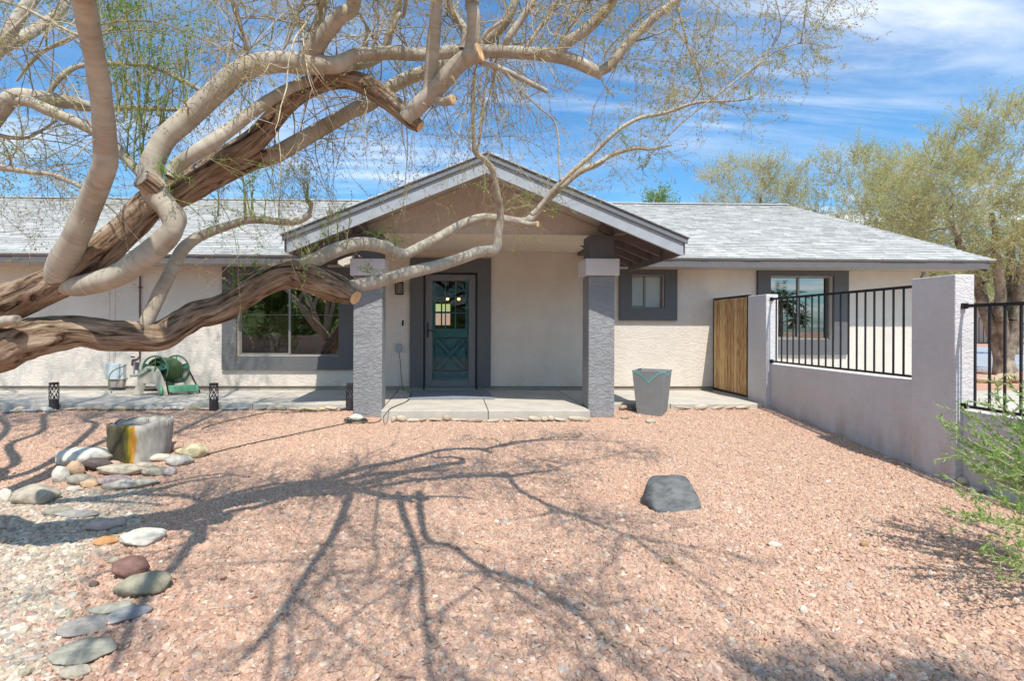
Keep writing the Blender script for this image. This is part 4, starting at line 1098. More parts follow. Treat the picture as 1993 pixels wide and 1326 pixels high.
# ------------------------------------------------------------------ wood + foliage tools
def bark_mat(name, c1, c2, c3, rough_):
    m = bpy.data.materials.new(name); m.use_nodes = True; t = m.node_tree; b = t.nodes['Principled BSDF']; b.inputs['Roughness'].default_value = .9; b.inputs['Specular IOR Level'].default_value = .12
    uv = t.nodes.new('ShaderNodeUVMap'); uv.uv_map = 'UVMap'
    mp_ = t.nodes.new('ShaderNodeMapping'); mp_.inputs['Scale'].default_value = (17, 3.6, 1) if rough_ else (3, 30, 1); t.links.new(uv.outputs[0], mp_.inputs[0])
    n1_ = t.nodes.new('ShaderNodeTexNoise'); n1_.inputs['Scale'].default_value = 1; n1_.inputs['Detail'].default_value = 7; n1_.inputs['Roughness'].default_value = .65; n1_.inputs['Distortion'].default_value = 1.1 if rough_ else .5
    t.links.new(mp_.outputs[0], n1_.inputs['Vector'])
    tcn = t.nodes.new('ShaderNodeTexCoord'); n2_ = t.nodes.new('ShaderNodeTexNoise'); n2_.inputs['Scale'].default_value = 6; n2_.inputs['Detail'].default_value = 6; t.links.new(tcn.outputs['Object'], n2_.inputs['Vector'])
    cr_ = t.nodes.new('ShaderNodeValToRGB'); e = cr_.color_ramp
    if rough_:
        e.elements[0].position = .36; e.elements[0].color = (*c3, 1); e.elements[1].position = .62; e.elements[1].color = (*c1, 1); q_ = e.elements.new(.46); q_.color = (*c2, 1)
    else:
        e.elements[0].position = .24; e.elements[0].color = (*c3, 1); e.elements[1].position = .60; e.elements[1].color = (*c1, 1); q_ = e.elements.new(.34); q_.color = (*c2, 1)
    t.links.new(n1_.outputs[0], cr_.inputs[0])
    mx = t.nodes.new('ShaderNodeMix'); mx.data_type = 'RGBA'; mx.blend_type = 'MULTIPLY'; mx.inputs['Factor'].default_value = .8
    t.links.new(cr_.outputs[0], mx.inputs['A'])
    cr2 = t.nodes.new('ShaderNodeValToRGB'); cr2.color_ramp.elements[0].position = .35; cr2.color_ramp.elements[0].color = (.72, .66, .60, 1); cr2.color_ramp.elements[1].position = .62; cr2.color_ramp.elements[1].color = (1.08, 1.05, 1.0, 1)
    t.links.new(n2_.outputs[0], cr2.inputs[0]); t.links.new(cr2.outputs[0], mx.inputs['B']); t.links.new(mx.outputs['Result'], b.inputs['Base Color'])
    bn = t.nodes.new('ShaderNodeBump'); bn.inputs['Strength'].default_value = .95 if rough_ else .35; bn.inputs['Distance'].default_value = .03 if rough_ else .006
    t.links.new(n1_.outputs[0], bn.inputs['Height']); t.links.new(bn.outputs[0], b.inputs['Normal'])
    return m
M_bark = bark_mat('shaggy_bark', (.44, .345, .26), (.25, .175, .12), (.05, .03, .02), True)
M_smooth = bark_mat('smooth_bark', (.46, .43, .365), (.37, .335, .275), (.17, .135, .10), False)
M_twig = mat('twig_bark', (.46, .39, .27), .85, .15, var=.3, vscale=3, col2=(.22, .17, .12))
M_twigg = mat('green_twig_bark', (.27, .30, .12), .8, .2, var=.2, vscale=3)
M_cut = mat('fresh_cut_wood', (.66, .44, .24), .8, .15, var=.15, vscale=12, bump=[(60, .3, 3)])
M_cutg = mat('old_cut_wood', (.28, .24, .20), .9, .1, var=.25, vscale=20, bump=[(50, .5, 3)])

def leaf_mat(name, cols, transl=.35):
    m = bpy.data.materials.new(name); m.use_nodes = True; t = m.node_tree; t.nodes.clear()
    o = t.nodes.new('ShaderNodeOutputMaterial'); d = t.nodes.new('ShaderNodeBsdfDiffuse'); tr = t.nodes.new('ShaderNodeBsdfTranslucent'); mx = t.nodes.new('ShaderNodeMixShader'); mx.inputs[0].default_value = transl
    g = t.nodes.new('ShaderNodeAttribute'); g.attribute_name = 'leaf_tone'
    cr_ = t.nodes.new('ShaderNodeValToRGB'); e = cr_.color_ramp; e.interpolation = 'LINEAR'
    e.elements[0].position = 0; e.elements[0].color = (*cols[0], 1); e.elements[1].position = 1; e.elements[1].color = (*cols[-1], 1)
    for i, c in enumerate(cols[1:-1]): q_ = e.elements.new((i + 1) / (len(cols) - 1)); q_.color = (*c, 1)
    t.links.new(g.outputs['Fac'], cr_.inputs[0]); t.links.new(cr_.outputs[0], d.inputs[0]); t.links.new(cr_.outputs[0], tr.inputs[0])
    t.links.new(d.outputs[0], mx.inputs[1]); t.links.new(tr.outputs[0], mx.inputs[2]); t.links.new(mx.outputs[0], o.inputs[0])
    return m
M_leafy = leaf_mat('sparse_yellow_leaves', [(.24, .31, .07), (.40, .41, .13), (.54, .46, .22), (.44, .31, .16)], .5)
M_leafg = leaf_mat('fresh_green_leaves', [(.08, .20, .03), (.18, .32, .06), (.32, .42, .10)], .45)
M_leafs = leaf_mat('shrub_leaves', [(.20, .36, .08), (.32, .50, .13), (.46, .58, .24)], .5)
M_leafbg = leaf_mat('desert_tree_leaves', [(.38, .46, .12), (.52, .54, .19), (.60, .55, .26), (.52, .43, .24)], .55)
M_leafdk = leaf_mat('dark_tree_leaves', [(.04, .08, .02), (.08, .13, .03), (.14, .18, .05)])
def np_mesh(name, V, Fq, m, parent, kind=None, attr=None, label=None, shade=False):
    me = bpy.data.meshes.new(name); V = np.asarray(V, 'f'); Fq = np.asarray(Fq, 'i')
    if parent is not None:
        w = Matrix.LocRotScale(parent.location, parent.rotation_euler, parent.scale).inverted(); w = np.array(w)
        V = V @ w[:3, :3].T.astype('f') + w[:3, 3].astype('f')
    me.vertices.add(len(V)); me.vertices.foreach_set('co', V.ravel())
    k = Fq.shape[1]; me.loops.add(Fq.size); me.loops.foreach_set('vertex_index', Fq.ravel()); me.polygons.add(len(Fq)); me.polygons.foreach_set('loop_start', np.arange(len(Fq), dtype='i') * k)
    if attr is not None:
        a = me.attributes.new('leaf_tone', 'FLOAT', 'POINT'); a.data.foreach_set('value', np.asarray(attr, 'f'))
    me.update(); me.materials.append(m)
    if shade: me.polygons.foreach_set('use_smooth', [True] * len(Fq))
    o = bpy.data.objects.new(name, me); C.objects.link(o); o.parent = parent
    return tag(o, label, None, None, kind)
def seg_mesh(name, SEG, m, parent, label=None, sides=4):
    S = np.array(SEG, 'f')            # p0 3, p1 3, r0, r1
    p0, p1, r0, r1 = S[:, :3], S[:, 3:6], S[:, 6], S[:, 7]
    d = p1 - p0; d /= np.linalg.norm(d, axis=1, keepdims=True) + 1e-9
    ref = np.where(np.abs(d[:, 2:3]) < .9, np.array([[0, 0, 1.]]), np.array([[1., 0, 0]]))
    u = np.cross(d, ref); u /= np.linalg.norm(u, axis=1, keepdims=True) + 1e-9; w = np.cross(d, u)
    vs = []
    for p, r in ((p0, r0), (p1, r1)):
        for k in range(sides):
            a = 2 * math.pi * k / sides; vs.append(p + (u * math.cos(a) + w * math.sin(a)) * r[:, None])
    V = np.stack(vs, 1).reshape(-1, 3); n = len(S); b = (np.arange(n) * 2 * sides)[:, None]
    q = np.array([[k, (k + 1) % sides, sides + (k + 1) % sides, sides + k] for k in range(sides)])
    Fq = (b[:, :, None] + q[None]).reshape(-1, 4)
    return np_mesh(name, V, Fq, m, parent, 'stuff', None, label, True)
def leaf_mesh(name, LF, m, parent, label=None, tone=(0, 1)):
    A = np.array(LF, 'f')             # pos 3, dir 3, length, width
    n = len(A); P = A[:, :3]; D = A[:, 3:6]; D = D / (np.linalg.norm(D, axis=1, keepdims=True) + 1e-9); Ln, Wd = A[:, 6:7], A[:, 7:8]
    rv_ = rng.normal(size=(n, 3)); S = np.cross(D, rv_); S /= np.linalg.norm(S, axis=1, keepdims=True) + 1e-9
    V = np.stack([P, P + D * Ln * .45 + S * Wd / 2, P + D * Ln, P + D * Ln * .45 - S * Wd / 2], 1).reshape(-1, 3)
    Fq = (np.arange(n)[:, None] * 4 + np.arange(4)[None])
    tn = np.repeat(np.clip(rng.normal((tone[0] + tone[1]) / 2, (tone[1] - tone[0]) / 3.2, n), 0, 1), 4)
    return np_mesh(name, V, Fq, m, parent, 'stuff', tn, label)
RR = random.Random(5)
def rvec(r=RR): return Vector((r.gauss(0, 1), r.gauss(0, 1), r.gauss(0, 1)))
def twig(SEG, LF, p, d, length, r, level, droop=0.0, wig=.25, leaf=(.010, .0045), lden=1.0, step=.05, kids=3, ratio=.5, spread=.9, up=0.0, rr=RR):
    n = max(3, int(length / step)); st = length / n; p = Vector(p); d = Vector(d).normalized(); rad = r
    for i in range(n):
        d = (d + rvec(rr) * wig * .35 + Vector((0, 0, up - droop * (i / n + .2)))).normalized()
        q = p + d * st; r2 = r * (1 - .75 * (i + 1) / n)
        SEG.append((*p, *q, rad, r2)); rad = r2
        if level > 0 and rr.random() < kids / n and i > 0:
            cd = (d + rvec(rr).normalized() * spread).normalized()
            twig(SEG, LF, q, cd, length * ratio * rr.uniform(.6, 1.25), max(r2 * .75, .0012), level - 1, droop, wig, leaf, lden, step, kids, ratio, spread, up, rr)
        if level <= 1 and lden > 0:
            for _ in range(np.random.poisson(lden)):
                ld = (d + rvec(rr) * .8).normalized()
                LF.append((*(p + (q - p) * rr.random() + rvec(rr) * .006), *ld, leaf[0] * rr.uniform(.7, 1.3), leaf[1]))
        p = q
np.random.seed(2)

def limb(name, P, m, parent, rough_=True, sides=None, step=.014, seed=1, amp=None, cut=None, label=None, cutm=None):
    """P: list of (Vector, radius) -> swept, displaced tube with UVs (x round, y along, metres)"""
    pos = catmull([Vector((*p, )) for p, r in P], step); 
    ctl = [0]
    for (a, _), (b, _) in zip(P, P[1:]): ctl.append(ctl[-1] + (Vector(b) - Vector(a)).length)
    L_ = [0]
    for a, b in zip(pos, pos[1:]): L_.append(L_[-1] + (b - a).length)
    tot = L_[-1]; rads = []
    for s in L_:
        f = s / tot * ctl[-1]; k = 0
        while k < len(ctl) - 2 and ctl[k + 1] < f: k += 1
        t = (f - ctl[k]) / max(1e-6, ctl[k + 1] - ctl[k]); t = min(1, max(0, t)); t = t * t * (3 - 2 * t)
        rads.append(P[k][1] * (1 - t) + P[k + 1][1] * t)
    rm = max(rads); sides = sides or max(8, min(40, int(rm * 260)))
    amp = amp if amp is not None else (.22 if rough_ else .035)
    t0 = (pos[1] - pos[0]).normalized(); u = t0.orthogonal().normalized(); vs = []; uvs = []
    for i, p in enumerate(pos):
        t = (pos[min(i + 1, len(pos) - 1)] - pos[max(i - 1, 0)]).normalized(); u = (u - t * u.dot(t)).normalized(); w = t.cross(u)
        for k in range(sides + 1):
            a = 2 * math.pi * k / sides; ca, sa = math.cos(a), math.sin(a); r = rads[i]
            if rough_:
                n_1 = noise.noise(Vector((ca * 3.2 * max(r, .03) / .08, sa * 3.2 * max(r, .03) / .08, L_[i] * 2.6 + seed * 7)))
                n_2 = noise.noise(Vector((ca * 8, sa * 8, L_[i] * 5 + seed)))
                n_3 = noise.noise(Vector((ca * 1.1, sa * 1.1, L_[i] * 4 + seed * 3)))
                dd = 1 + amp * (1 - 2.6 * abs(n_1)) * .55 + amp * .45 * n_2 + amp * .8 * n_3
            else:
                dd = 1 + amp * (noise.noise(Vector((ca, sa, L_[i] * 9 + seed))) * 1.6 + .5 * noise.noise(Vector((ca * 3, sa * 3, L_[i] * 22 + seed))))
            vs.append(p + (u * ca + w * sa) * r * dd); uvs.append((k / sides * 2 * math.pi * rm, L_[i]))
    S1 = sides + 1; fs = [(i * S1 + k, i * S1 + k + 1, (i + 1) * S1 + k + 1, (i + 1) * S1 + k) for i in range(len(pos) - 1) for k in range(sides)]
    me = bpy.data.meshes.new(name); me.from_pydata([tuple(v) for v in vs], [], fs)
    uvl = me.uv_layers.new(name='UVMap'); vi = np.empty(len(me.loops), 'i'); me.loops.foreach_get('vertex_index', vi); uvl.data.foreach_set('uv', np.array(uvs, 'f')[vi].ravel())
    o = link_mesh(name, me, m, parent, True)
    if label: o['label'] = label
    if cut:
        tdir = (pos[-1] - pos[-2]).normalized(); u2 = u; w2_ = tdir.cross(u2); r = rads[-1]
        mb = MB(); n = 24
        ring = lambda rr_, off: [pos[-1] + tdir * off + (u2 * math.cos(2 * math.pi * k / n) + w2_ * math.sin(2 * math.pi * k / n)) * rr_ * (1 + .04 * math.sin(k * 1.7)) for k in range(n)]
        mb.add(ring(r * 1.0, -.004) + ring(r * .97, .004) + ring(r * .55, .0055) + [pos[-1] + tdir * .003], [(i * n + k, i * n + (k + 1) % n, (i + 1) * n + (k + 1) % n, (i + 1) * n + k) for i in range(2) for k in range(n)] + [(2 * n + k, 2 * n + (k + 1) % n, 3 * n) for k in range(n)])
        mb.build('cut_end', cutm or M_cut, o)
    return o
def PL(pts):        # (px, py, radius px, depth)
    out_ = []
    for i, (x, y, r, Y) in enumerate(pts):
        a = pts[max(0, i - 1)]; b = pts[min(len(pts) - 1, i + 1)]; dx, dy = b[0] - a[0], b[1] - a[1]; l = math.hypot(dx, dy) + 1e-6
        rx, ry = x - PPX, y - PPY; rl = math.hypot(rx, ry) + 1e-6
        st_ = 1 + (math.sqrt(1 + (rl / F) ** 2) - 1) * ((-dy * rx + dx * ry) / (l * rl)) ** 2
        out_.append((at(x, y, Y), r * Y / F / st_))
    return out_
def stretch_world(P): return [(Vector(a), b) for a, b in P]

# ------------------------------------------------------------------ the big foreground tree
tb = Vector((-4.25, 3.45, gz(-4.25, 3.45)))
tree = empty('shade_tree', tb, 'big gnarled desert tree with shaggy trunk limbs reaching across the yard from the left', 'tree')
fork = at(-150, 650, 3.3)
limb('trunk', [(tb + Vector((-.05, 0, -.15)), .34), (tb + Vector((.0, 0, .12)), .26), (tb + Vector((.12, -.02, .6)), .22), (tb + Vector((.35, -.06, 1.0)), .20), (fork + Vector((-.35, .03, -.02)), .19), (fork, .16)], M_bark, tree, True, sides=40, step=.03, seed=3)
SEG, LF, SEGG, LFG = [], [], [], []
LIMBS = {}
def br(key, pts, rough_=False, m=None, extra=None, name='branch', **k):
    P = PL(pts)
    if extra: P = P + extra
    LIMBS[key] = P
    return limb(name, P, m or (M_bark if rough_ else M_smooth), tree, rough_, seed=len(LIMBS) * 1.37, **k)
def shadow_pt(sx, sy, z):       # the point at height z whose shadow falls on ground pixel (sx, sy)
    g = atg(sx, sy); t = (z - g.z) / SUN.z; return g + SUN * t
br('T1', [(-150, 655, 34, 3.3), (-60, 620, 36, 3.3), (0, 594, 35, 3.3), (54, 572, 34, 3.3), (108, 548, 35, 3.3), (155, 520, 38, 3.3), (210, 478, 31, 3.3), (255, 435, 30, 3.33), (300, 393, 29, 3.36), (350, 366, 24, 3.38), (422, 318, 22, 3.4), (480, 284, 23, 3.4), (512, 256, 22, 3.4), (555, 205, 20, 3.38), (601, 170, 20, 3.35), (661, 153, 20, 3.3), (721, 171, 18, 3.25), (767, 203, 17, 3.22), (800, 232, 16, 3.2), (818, 246, 11, 3.19)], True, name='limb', cut=True)
br('T1low', [(270, 428, 20, 3.42), (330, 385, 24, 3.46), (380, 358, 23, 3.48), (420, 338, 22, 3.5), (480, 313, 21, 3.52), (528, 304, 18, 3.54), (571, 281, 17, 3.56), (631, 247, 16, 3.58), (685, 216, 15, 3.6), (721, 200, 15, 3.62), (767, 165, 14, 3.62), (812, 145, 14, 3.62), (872, 121, 14, 3.6), (935, 90, 11, 3.58), (985, 40, 9, 3.5), (1010, -20, 8, 3.45)], False, M_smooth, name='limb')
br('T1lowbark', [(300, 408, 18, 3.40), (345, 382, 24, 3.42), (400, 352, 25, 3.46), (450, 326, 23, 3.49), (500, 309, 19, 3.52), (540, 303, 12, 3.54)], True, name='bark_strip', amp=.2)
br('L1', [(70, 562, 10, 3.32), (110, 558, 16, 3.30), (155, 556, 20, 3.25), (200, 546, 22, 3.19), (236, 532, 23, 3.16), (275, 505, 25, 3.15), (312, 474, 25, 3.14), (337, 443, 22, 3.12), (328, 408, 22, 3.12), (303, 375, 26, 3.12), (293, 335, 25, 3.12), (317, 275, 24, 3.12), (362, 233, 24, 3.12), (422, 176, 25, 3.12), (478, 133, 24, 3.12), (540, 120, 22, 3.12), (601, 124, 22, 3.13), (655, 125, 18, 3.14), (690, 108, 15, 3.16), (720, 104, 14, 3.2), (770, 103, 14, 3.25), (827, 106, 13, 3.3), (890, 99, 14, 3.36), (954, 99, 13, 3.4), (1010, 102, 13, 3.44), (1066, 106, 14, 3.47), (1111, 116, 14, 3.5), (1145, 131, 13, 3.5), (1172, 146, 11, 3.5)], name='limb')
br('knot', [(306, 372, 18, 3.1), (290, 360, 19, 3.07), (274, 348, 17, 3.03)], True, name='knot_stub', cut=True, cutm=M_cutg)
br('T1stem', [(322, 400, 20, 3.14), (345, 425, 19, 3.16), (330, 470, 16, 3.2)], name='branch_fork')
br('L1up', [(1160, 142, 10, 3.5), (1187, 127, 10, 3.5), (1212, 95, 10, 3.48), (1232, 72, 9.5, 3.46), (1277, 30, 8.5, 3.43), (1316, 0, 7.5, 3.4), (1370, -50, 6, 3.35)])
br('end', [(790, 232, 18, 3.18), (812, 208, 18, 3.15), (842, 180, 18, 3.1), (870, 148, 19, 3.06), (900, 118, 19, 3.02), (934, 101, 18.5, 2.97)], name='sawn_branch', cut=True)
br('L1b', [(596, 112, 18, 3.13), (612, 92, 20, 3.1), (637, 60, 18, 3.05), (662, 30, 17, 3.0), (690, -5, 16, 2.95)], extra=[(shadow_pt(672, 990, 3.2), .04), (shadow_pt(647, 1046, 3.45), .035), (shadow_pt(602, 1111, 3.7), .032), (shadow_pt(552, 1191, 4.0), .028), (shadow_pt(502, 1257, 4.2), .022), (shadow_pt(441, 1312, 4.4), .012)])
br('L1c', [(592, 110, 12, 3.16), (600, 85, 12, 3.2), (618, 45, 11, 3.22), (631, 0, 10, 3.25), (640, -60, 8, 3.28)])
br('B1', [(105, 555, 24, 3.28), (120, 515, 31, 3.2), (147, 462, 28, 3.1), (176, 395, 27, 3.0), (203, 325, 26, 2.85), (205, 290, 25, 2.8), (203, 250, 23, 2.72), (196, 181, 22, 2.6), (180, 90, 22, 2.45), (163, 0, 24, 2.3), (155, -50, 24, 2.2)], name='limb', extra=[(shadow_pt(392, 1025, 2.9), .045), (shadow_pt(362, 1075, 3.15), .04), (shadow_pt(325, 1120, 3.4), .036), (shadow_pt(281, 1171, 3.7), .033), (shadow_pt(251, 1232, 4.0), .028), (shadow_pt(221, 1307, 4.3), .02)])
br('L2', [(330, 345, 13, 3.08), (345, 322, 16, 3.1), (407, 280, 16, 3.1), (450, 250, 15, 3.15), (510, 204, 13, 3.2), (571, 168, 12, 3.25), (630, 148, 12, 3.35), (690, 128, 11, 3.45), (740, 110, 9, 3.55), (760, 60, 8, 3.55), (775, 0, 7, 3.5), (785, -60, 6, 3.45)])
br('V1', [(826, 205, 12, 3.12), (836, 165, 13, 3.1), (842, 100, 13.5, 3.05), (848, 35, 12, 2.98), (853, -20, 11, 2.92)], extra=[(shadow_pt(783, 996, 3.1), .036), (shadow_pt(803, 1051, 3.4), .032), (shadow_pt(818, 1106, 3.7), .028), (shadow_pt(823, 1171, 4.0), .022), (shadow_pt(830, 1232, 4.3), .016), (shadow_pt(833, 1326, 4.6), .01)])
br('V2', [(912, 108, 13, 3.0), (920, 80, 14, 2.98), (922, 30, 13, 2.94), (921, -30, 12, 2.9)], extra=[(shadow_pt(828, 1046, 3.2), .032), (shadow_pt(878, 1066, 3.4), .028), (shadow_pt(928, 1101, 3.6), .026), (shadow_pt(1000, 1130, 3.9), .024), (shadow_pt(1092, 1170, 4.2), .02), (shadow_pt(1147, 1219, 4.4), .016), (shadow_pt(1229, 1306, 4.7), .01)])
br('stub1', [(842, 188, 8, 3.1), (862, 198, 9, 3.08), (881, 193, 10, 3.04)], name='sawn_stub', cut=True)
br('stub2', [(938, 78, 4, 2.98), (950, 60, 4, 2.95), (978, 41, 3.6, 2.92)], name='sawn_stub', cut=True)
br('S', [(930, 118, 6, 3.05), (960, 128, 6.5, 3.05), (990, 140, 6, 3.06), (1020, 155, 6, 3.07), (1045, 168, 5.5, 3.08), (1066, 178, 5, 3.08)], extra=None)
br('u1', [(980, 92, 7, 3.42), (990, 72, 7.5, 3.4), (1015, 36, 7, 3.38), (1040, -5, 7, 3.35), (1060, -60, 6, 3.3)])
br('u2', [(1018, 100, 3.5, 3.44), (1035, 75, 3.5, 3.42), (1069, 24, 3, 3.4), (1087, -5, 3, 3.38)])
br('u3', [(1085, 108, 11, 3.47), (1100, 85, 11, 3.45), (1141, 57, 11, 3.42), (1171, 27, 11, 3.38), (1195, -5, 10, 3.34)], extra=[(shadow_pt(1010, 955, 3.35), .028), (shadow_pt(1081, 990, 3.6), .022), (shadow_pt(1119, 1005, 3.8), .02), (shadow_pt(1207, 1040, 4.1), .014), (shadow_pt(1320, 1062, 4.4), .008)])
br('u4', [(1078, 104, 3, 3.46), (1100, 65, 3, 3.44), (1153, -5, 2.6, 3.4)])
br('u5', [(737, 108, 5, 3.25), (752, 80, 5, 3.22), (775, 30, 4.5, 3.2), (790, -10, 4, 3.15)], extra=[(shadow_pt(728, 1041, 3.5), .012), (shadow_pt(735, 1091, 3.8), .01), (shadow_pt(692, 1156, 4.1), .006)])
br('u6', [(475, 120, 5, 3.12), (480, 90, 5, 3.1), (465, 40, 4.5, 3.05), (455, -5, 4, 3.0)])
br('u7', [(540, 112, 3, 3.1), (560, 80, 3, 3.08), (575, 40, 3, 3.05), (590, -5, 2.6, 3.0)])
br('u8', [(900, 95, 8, 3.3), (905, 60, 8, 3.3), (880, 20, 7, 3.3), (870, -20, 6, 3.25)])
# left side limbs coming from out of frame
br('H1', [(-160, 400, 26, 3.4), (-60, 290, 24, 3.3), (0, 214, 21, 3.25), (30, 187, 17, 3.25), (75, 190, 15, 3.3), (136, 198, 13, 3.4), (185, 208, 9, 3.5), (260, 210, 6, 3.6), (347, 213, 4, 3.7)], name='limb')
br('H2', [(8, 200, 10, 3.25), (50, 196, 11, 3.25), (90, 212, 11, 3.27), (136, 232, 10.5, 3.3), (178, 252, 10, 3.32), (225, 285, 9.5, 3.33), (258, 322, 9, 3.3), (285, 350, 9, 3.2)])
br('H3', [(95, 185, 6, 3.4), (105, 165, 6.5, 3.4), (136, 136, 6, 3.42), (169, 126, 5.5, 3.45), (256, 124, 5, 3.55), (302, 131, 4.5, 3.6), (362, 160, 4.5, 3.6), (392, 176, 4, 3.6)])
br('H4', [(-80, 322, 7, 3.3), (0, 326, 6, 3.3), (60, 335, 5, 3.3), (106, 341, 4.5, 3.3), (160, 364, 4.5, 3.3)])
br('H5', [(33, 157, 2.5, 3.3), (60, 122, 4, 3.25), (90, 96, 4.5, 3.2), (151, 68, 4.5, 3.1), (185, 55, 4.5, 3.0)])
br('H6', [(-60, -10, 3.5, 3.1), (30, 8, 3, 3.1), (121, 54, 3, 3.05), (160, 70, 3, 3.0)])
br('H7', [(-40, 255, 5, 3.3), (25, 268, 4, 3.35), (60, 265, 3, 3.4), (110, 235, 2.5, 3.4)])
br('far1', [(-100, 60, 7, 3.9), (-20, 90, 6, 3.9), (20, 60, 5, 3.9), (60, 20, 4, 3.9), (75, -20, 4, 3.9)])
# lower limb
br('T2', [(-170, 690, 40, 3.35), (-70, 690, 45, 3.3), (0, 678, 44, 3.3), (40, 664, 37, 3.32), (81, 654, 33, 3.34), (120, 650, 30, 3.37), (163, 647, 28, 3.4), (204, 652, 27, 3.45), (244, 654, 27, 3.5), (280, 656, 26, 3.56), (312, 655, 26, 3.62), (345, 636, 25, 3.7), (380, 616, 25, 3.78), (415, 606, 25, 3.86), (450, 589, 24, 3.92), (481, 570, 25, 3.98), (510, 552, 25, 4.02), (540, 538, 25, 4.06), (568, 533, 25, 4.1), (600, 541, 25, 4.12), (640, 556, 25, 4.12), (671, 567, 23, 4.1), (692, 580, 14, 4.05)], True, name='limb', cut=True)
br('T2a', [(560, 532, 12, 4.1), (578, 522, 15, 4.1), (600, 513, 15, 4.12), (644, 491, 14.5, 4.2), (685, 477, 14, 4.3), (720, 475, 13.5, 4.4), (753, 483, 13, 4.5), (780, 496, 12.5, 4.58), (800, 490, 10, 4.62), (859, 459, 9.5, 4.75), (905, 434, 9, 4.85), (940, 424, 9, 4.9), (975, 426, 8.5, 4.92), (1005, 431, 8.5, 4.92), (1025, 430, 8, 4.9), (1040, 418, 7.5, 4.9), (1062, 392, 7, 4.9), (1087, 368, 7, 4.9), (1126, 335, 7, 4.9), (1162, 320, 6, 4.9), (1187, 303, 4.5, 4.9), (1232, 289, 3.5, 4.9), (1270, 290, 2.6, 4.9), (1307, 282, 1.8, 4.9)])
br('T2a2', [(1035, 418, 5, 4.88), (1051, 402, 5, 4.87), (1075, 372, 4.8, 4.84), (1112, 335, 4.6, 4.8), (1156, 297, 4.4, 4.78), (1187, 267, 4.2, 4.75), (1215, 245, 4, 4.72), (1247, 229, 3.8, 4.7), (1292, 220, 3.6, 4.66), (1352, 200, 3, 4.6), (1400, 197, 2.6, 4.56), (1440, 195, 1.6, 4.5), (1466, 190, 1, 4.5)])
br('T2a3', [(1012, 432, 5, 4.9), (1030, 437, 6, 4.85), (1046, 436, 6, 4.8)], name='sawn_stub', cut=True)
br('T2b', [(655, 563, 12, 4.1), (690, 558, 14, 4.1), (720, 551, 13, 4.15), (753, 543, 12.5, 4.22), (800, 530, 12, 4.32), (850, 518, 11.5, 4.42), (895, 504, 11, 4.5), (930, 491, 11, 4.57), (955, 488, 11, 4.6), (967, 480, 9, 4.6), (969, 458, 8, 4.6), (974, 430, 7.5, 4.58), (973, 405, 7, 4.55), (969, 385, 6.5, 4.5), (963, 350, 6, 4.45), (955, 325, 6, 4.4), (940, 308, 5.5, 4.35), (926, 298, 5, 4.3), (922, 270, 4, 4.27), (921, 211, 3.6, 4.2), (923, 166, 3, 4.15), (928, 100, 2.5, 4.1)])
br('T2b2', [(928, 299, 3, 4.3), (933, 270, 2.6, 4.3), (939, 211, 2.4, 4.25), (948, 145, 2, 4.2), (962, 80, 1.6, 4.15)])
br('T2c', [(275, 645, 13, 3.55), (286, 625, 15, 3.55), (312, 570, 14.5, 3.6), (332, 530, 13.5, 3.65), (353, 490, 13, 3.7), (375, 468, 12, 3.75), (400, 455, 10, 3.78), (430, 444, 9, 3.82), (454, 436, 8, 3.85), (480, 429, 7.5, 3.88), (509, 428, 7.5, 3.9), (540, 431, 7, 3.93), (570, 432, 7, 3.95), (590, 426, 7, 3.97), (604, 416, 6.5, 3.98)])
br('T2c2', [(600, 420, 5, 3.98), (604, 408, 4.5, 3.97), (607, 394, 4, 3.95)], name='sawn_stub', cut=True, m=M_smooth)
br('stub3', [(-30, 640, 11, 3.2), (0, 628, 11, 3.18), (33, 622, 9, 3.15)], name='sawn_stub', cut=True, cutm=M_cutg)
br('w1', [(1090, 350, 2.2, 4.8), (1088, 310, 2, 4.8), (1087, 271, 1.9, 4.8), (1078, 235, 1.8, 4.8), (1045, 205, 1.4, 4.7), (990, 154, 1, 4.6)])
br('tr1', [(1195, 190, 1.4, 3.9), (1170, 150, 1.6, 3.85), (1180, 100, 1.8, 3.8), (1230, 50, 1.8, 3.7), (1280, 10, 2, 3.6)])
br('tr2', [(1250, 55, 1.8, 3.44), (1277, 66, 1.8, 3.44), (1313, 57, 1.6, 3.44), (1352, 112, 1.4, 3.44), (1372, 135, 1, 3.44)])
br('tr3', [(1300, -60, 4, 3.6), (1340, 90, 2.0, 3.7), (1365, 165, 1.6, 3.8), (1345, 200, 1.2, 3.9)])
br('tr4', [(1240, 330, 1.6, 4.0), (1320, 245, 1.8, 4.0), (1400, 181, 1.8, 4.0), (1456, 139, 1.8, 4.0), (1513, 98, 1.7, 4.0), (1562, 83, 1.3, 4.0), (1605, 90, .8, 4.0)])
br('tr5', [(1430, 170, 1.4, 4.0), (1500, 92, 1.4, 4.0), (1520, 50, 1.3, 3.95), (1505, -20, 1.2, 3.9)])
br('tr6', [(1558, 85, 1.2, 4.0), (1565, 40, 1.1, 3.95), (1572, -10, 1, 3.9)])

